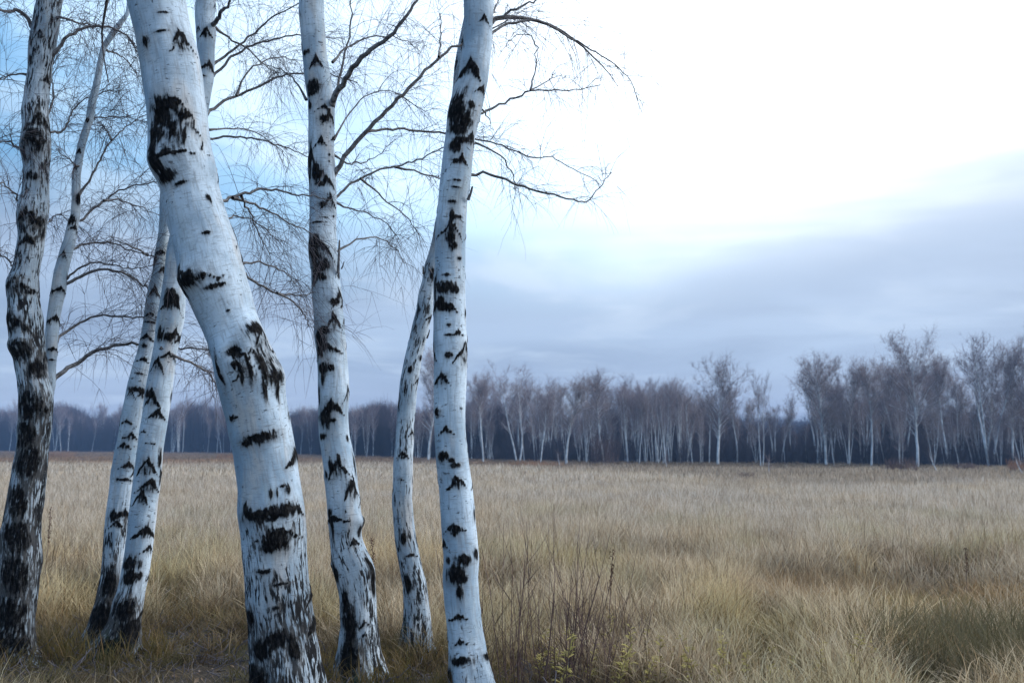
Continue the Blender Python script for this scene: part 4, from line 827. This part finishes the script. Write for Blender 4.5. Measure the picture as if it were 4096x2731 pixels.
def brush(seed, n, R, mat, H=1.0, r=.006, sub=4):
    g = np.random.default_rng(seed); a = g.uniform(0, 6.28, n); q = R*np.sqrt(g.uniform(0, 1, n)); s = np.stack([q*np.cos(a), q*np.sin(a), np.full(n, -.03)], 1)
    p, rr = twig_strands(s, np.stack([g.normal(0, .16, n), g.normal(0, .16, n), np.ones(n)], 1), H*g.uniform(.6, 1, n), np.full(n, r), 5, 0, .07); B = Batch(); B.add(*tubes(p, rr, 3))
    m = n*sub; par = g.integers(0, n, m); kk = g.integers(1, 5, m); p2, r2 = twig_strands(p[par, kk], np.stack([g.normal(0, .4, m), g.normal(0, .4, m), np.ones(m)*.8], 1), H*g.uniform(.10, .30, m), np.full(m, r*.6), 3, 0, .1); B.add(*tubes(p2, r2, 3))
    return B.mesh('brush', mat)
thick = [proto('thicket', brush(500+i, 46, .30, WOODTWIG, 1.0, .0055, 9)) for i in range(5)]
def wood():
    g = np.random.default_rng(77); pts = []; scl = []
    for n, d0, d1, h0, h1, wd in ((1300, 9, 34, 2.2, 4.2, 1.0), (1700, 20, 60, 4.0, 6.0, 1.0)):
        px = g.uniform(900, 2900, n); Y = wood_edge(px)+g.uniform(d0, d1, n)
        h = g.uniform(h0, h1, n)*(0.86+.2*np.sin(px/75)+.12*np.sin(px/31))
        gap = 1-.35*np.exp(-((px-1815)/40)**2); h *= gap
        pts.append(np.stack([(px-1176)/2286.7*Y, Y, np.zeros(n)], 1)); w = h*g.uniform(.7, 1.3, n)*wd; scl.append(np.stack([w, w, h], 1))
    n = 420; px = g.uniform(1050, 2900, n); Y = wood_edge(px)+g.uniform(0, 9, n); h = g.uniform(.8, 2.3, n); pts.append(np.stack([(px-1176)/2286.7*Y, Y, np.zeros(n)], 1)); w = h*g.uniform(.5, 1.1, n); scl.append(np.stack([w, w, h], 1))   # undergrowth
    n = 3600; px = g.uniform(-500, 1150, n); Y = wood_edge(px)+g.uniform(12, 66, n); h = g.uniform(6.2, 10.0, n)*(Y/235)**.35*(.90+.10*np.sin(px/60)+.10*np.sin(px/23+1)+.08*np.exp(-((px-690)/60)**2)+.12*np.exp(-((px-120)/60)**2))
    h *= np.where(px > 700, .86, 1); pts.append(np.stack([(px-1176)/2286.7*Y, Y, np.zeros(n)], 1)); w = h*g.uniform(.5, .9, n); scl.append(np.stack([w, w, h], 1))
    n = 2600; px = g.uniform(-300, 2800, n); Y = 262+g.uniform(0, 60, n); h = g.uniform(6.5, 9.5, n); pts.append(np.stack([(px-1176)/2286.7*Y, Y, np.zeros(n)], 1)); w = h*g.uniform(.6, 1., n); scl.append(np.stack([w, w, h], 1))
    pts = np.concatenate(pts); scl = np.concatenate(scl); m = len(pts)
    scatter('far_wood', thick, pts, np.stack([np.zeros(m), np.zeros(m), g.uniform(0, 6.3, m)], 1), scl, g.integers(0, len(thick), m), np.ones((m, 4)), 'dark purplish mass of bare wood behind the white birch stems')
wood()
def far_bush(px, base, w, h, mat, label, seed):
    Y = CAM_H*2286.7/(base-1021.0); b = np.array([(px-1176)/2286.7*Y, Y, 0]); W = w/2286.7*Y/2; H = h/2286.7*Y
    o = mesh_obj('far_bush', brush(seed, 170, W, mat, H, .012, 4), None, b); set_props(o, label, 'bush', None)
far_bush(1215, 1078, 90, 22, RUST, 'low orange-brown brush at the foot of the far birches', 1)
far_bush(1265, 1076, 60, 16, RUST, 'smaller orange brush joined to the low orange-brown brush', 2)
far_bush(145, 1050, 70, 16, RUST, 'flat rusty brush beyond the rough dark birch', 3)
far_bush(2064, 1092, 62, 40, DARKSHRUB, 'dark round leafless bush before the tallest far birch', 4)
far_bush(2338, 1090, 60, 36, RUST, 'rusty bush past the slanting sapling', 5)
far_bush(1705, 1118, 26, 34, DARKSHRUB, 'small bare bush alone in the pale grass', 6)
far_bush(1205, 1108, 20, 24, DARKSHRUB, 'tiny dark twig bush in the pale grass', 7)
far_bush(530, 1055, 60, 14, RUST, 'thin orange brush strip beyond the thickest birch', 8)
far_bush(1385, 1066, 70, 70, DARKSHRUB, 'rusty little tree of dense twigs under the dense-crowned birch', 9)
far_bush(2210, 1082, 50, 20, DARKSHRUB, 'low dark bush at the foot of the wide birch', 10)

# ------------------------------------------------------------------ haze
def haze():
    x0, x1, y0, y1, z0, z1 = -705, 705, -65, 805, -1.3, 15.5
    V = np.array([[x, y, z] for x in (x0, x1) for y in (y0, y1) for z in (z0, z1)], float)
    F = np.array([[0, 1, 3, 2], [4, 6, 7, 5], [0, 4, 5, 1], [2, 3, 7, 6], [0, 2, 6, 4], [1, 5, 7, 3]])
    m = bpy.data.materials.new('evening_air'); m.use_nodes = True; t = m.node_tree; t.nodes.clear(); o = t.nodes.new('ShaderNodeOutputMaterial'); v = t.nodes.new('ShaderNodeVolumePrincipled')
    v.inputs['Color'].default_value = (0.34, 0.58, 1.0, 1); v.inputs['Density'].default_value = 0.00055; v.inputs['Anisotropy'].default_value = 0.2; t.links.new(v.outputs[0], o.inputs['Volume'])
    h = mesh_obj('haze', mesh_from('haze', V, F, m, False)); set_props(h, 'thin bluish evening air over the meadow', kind='stuff')
haze()
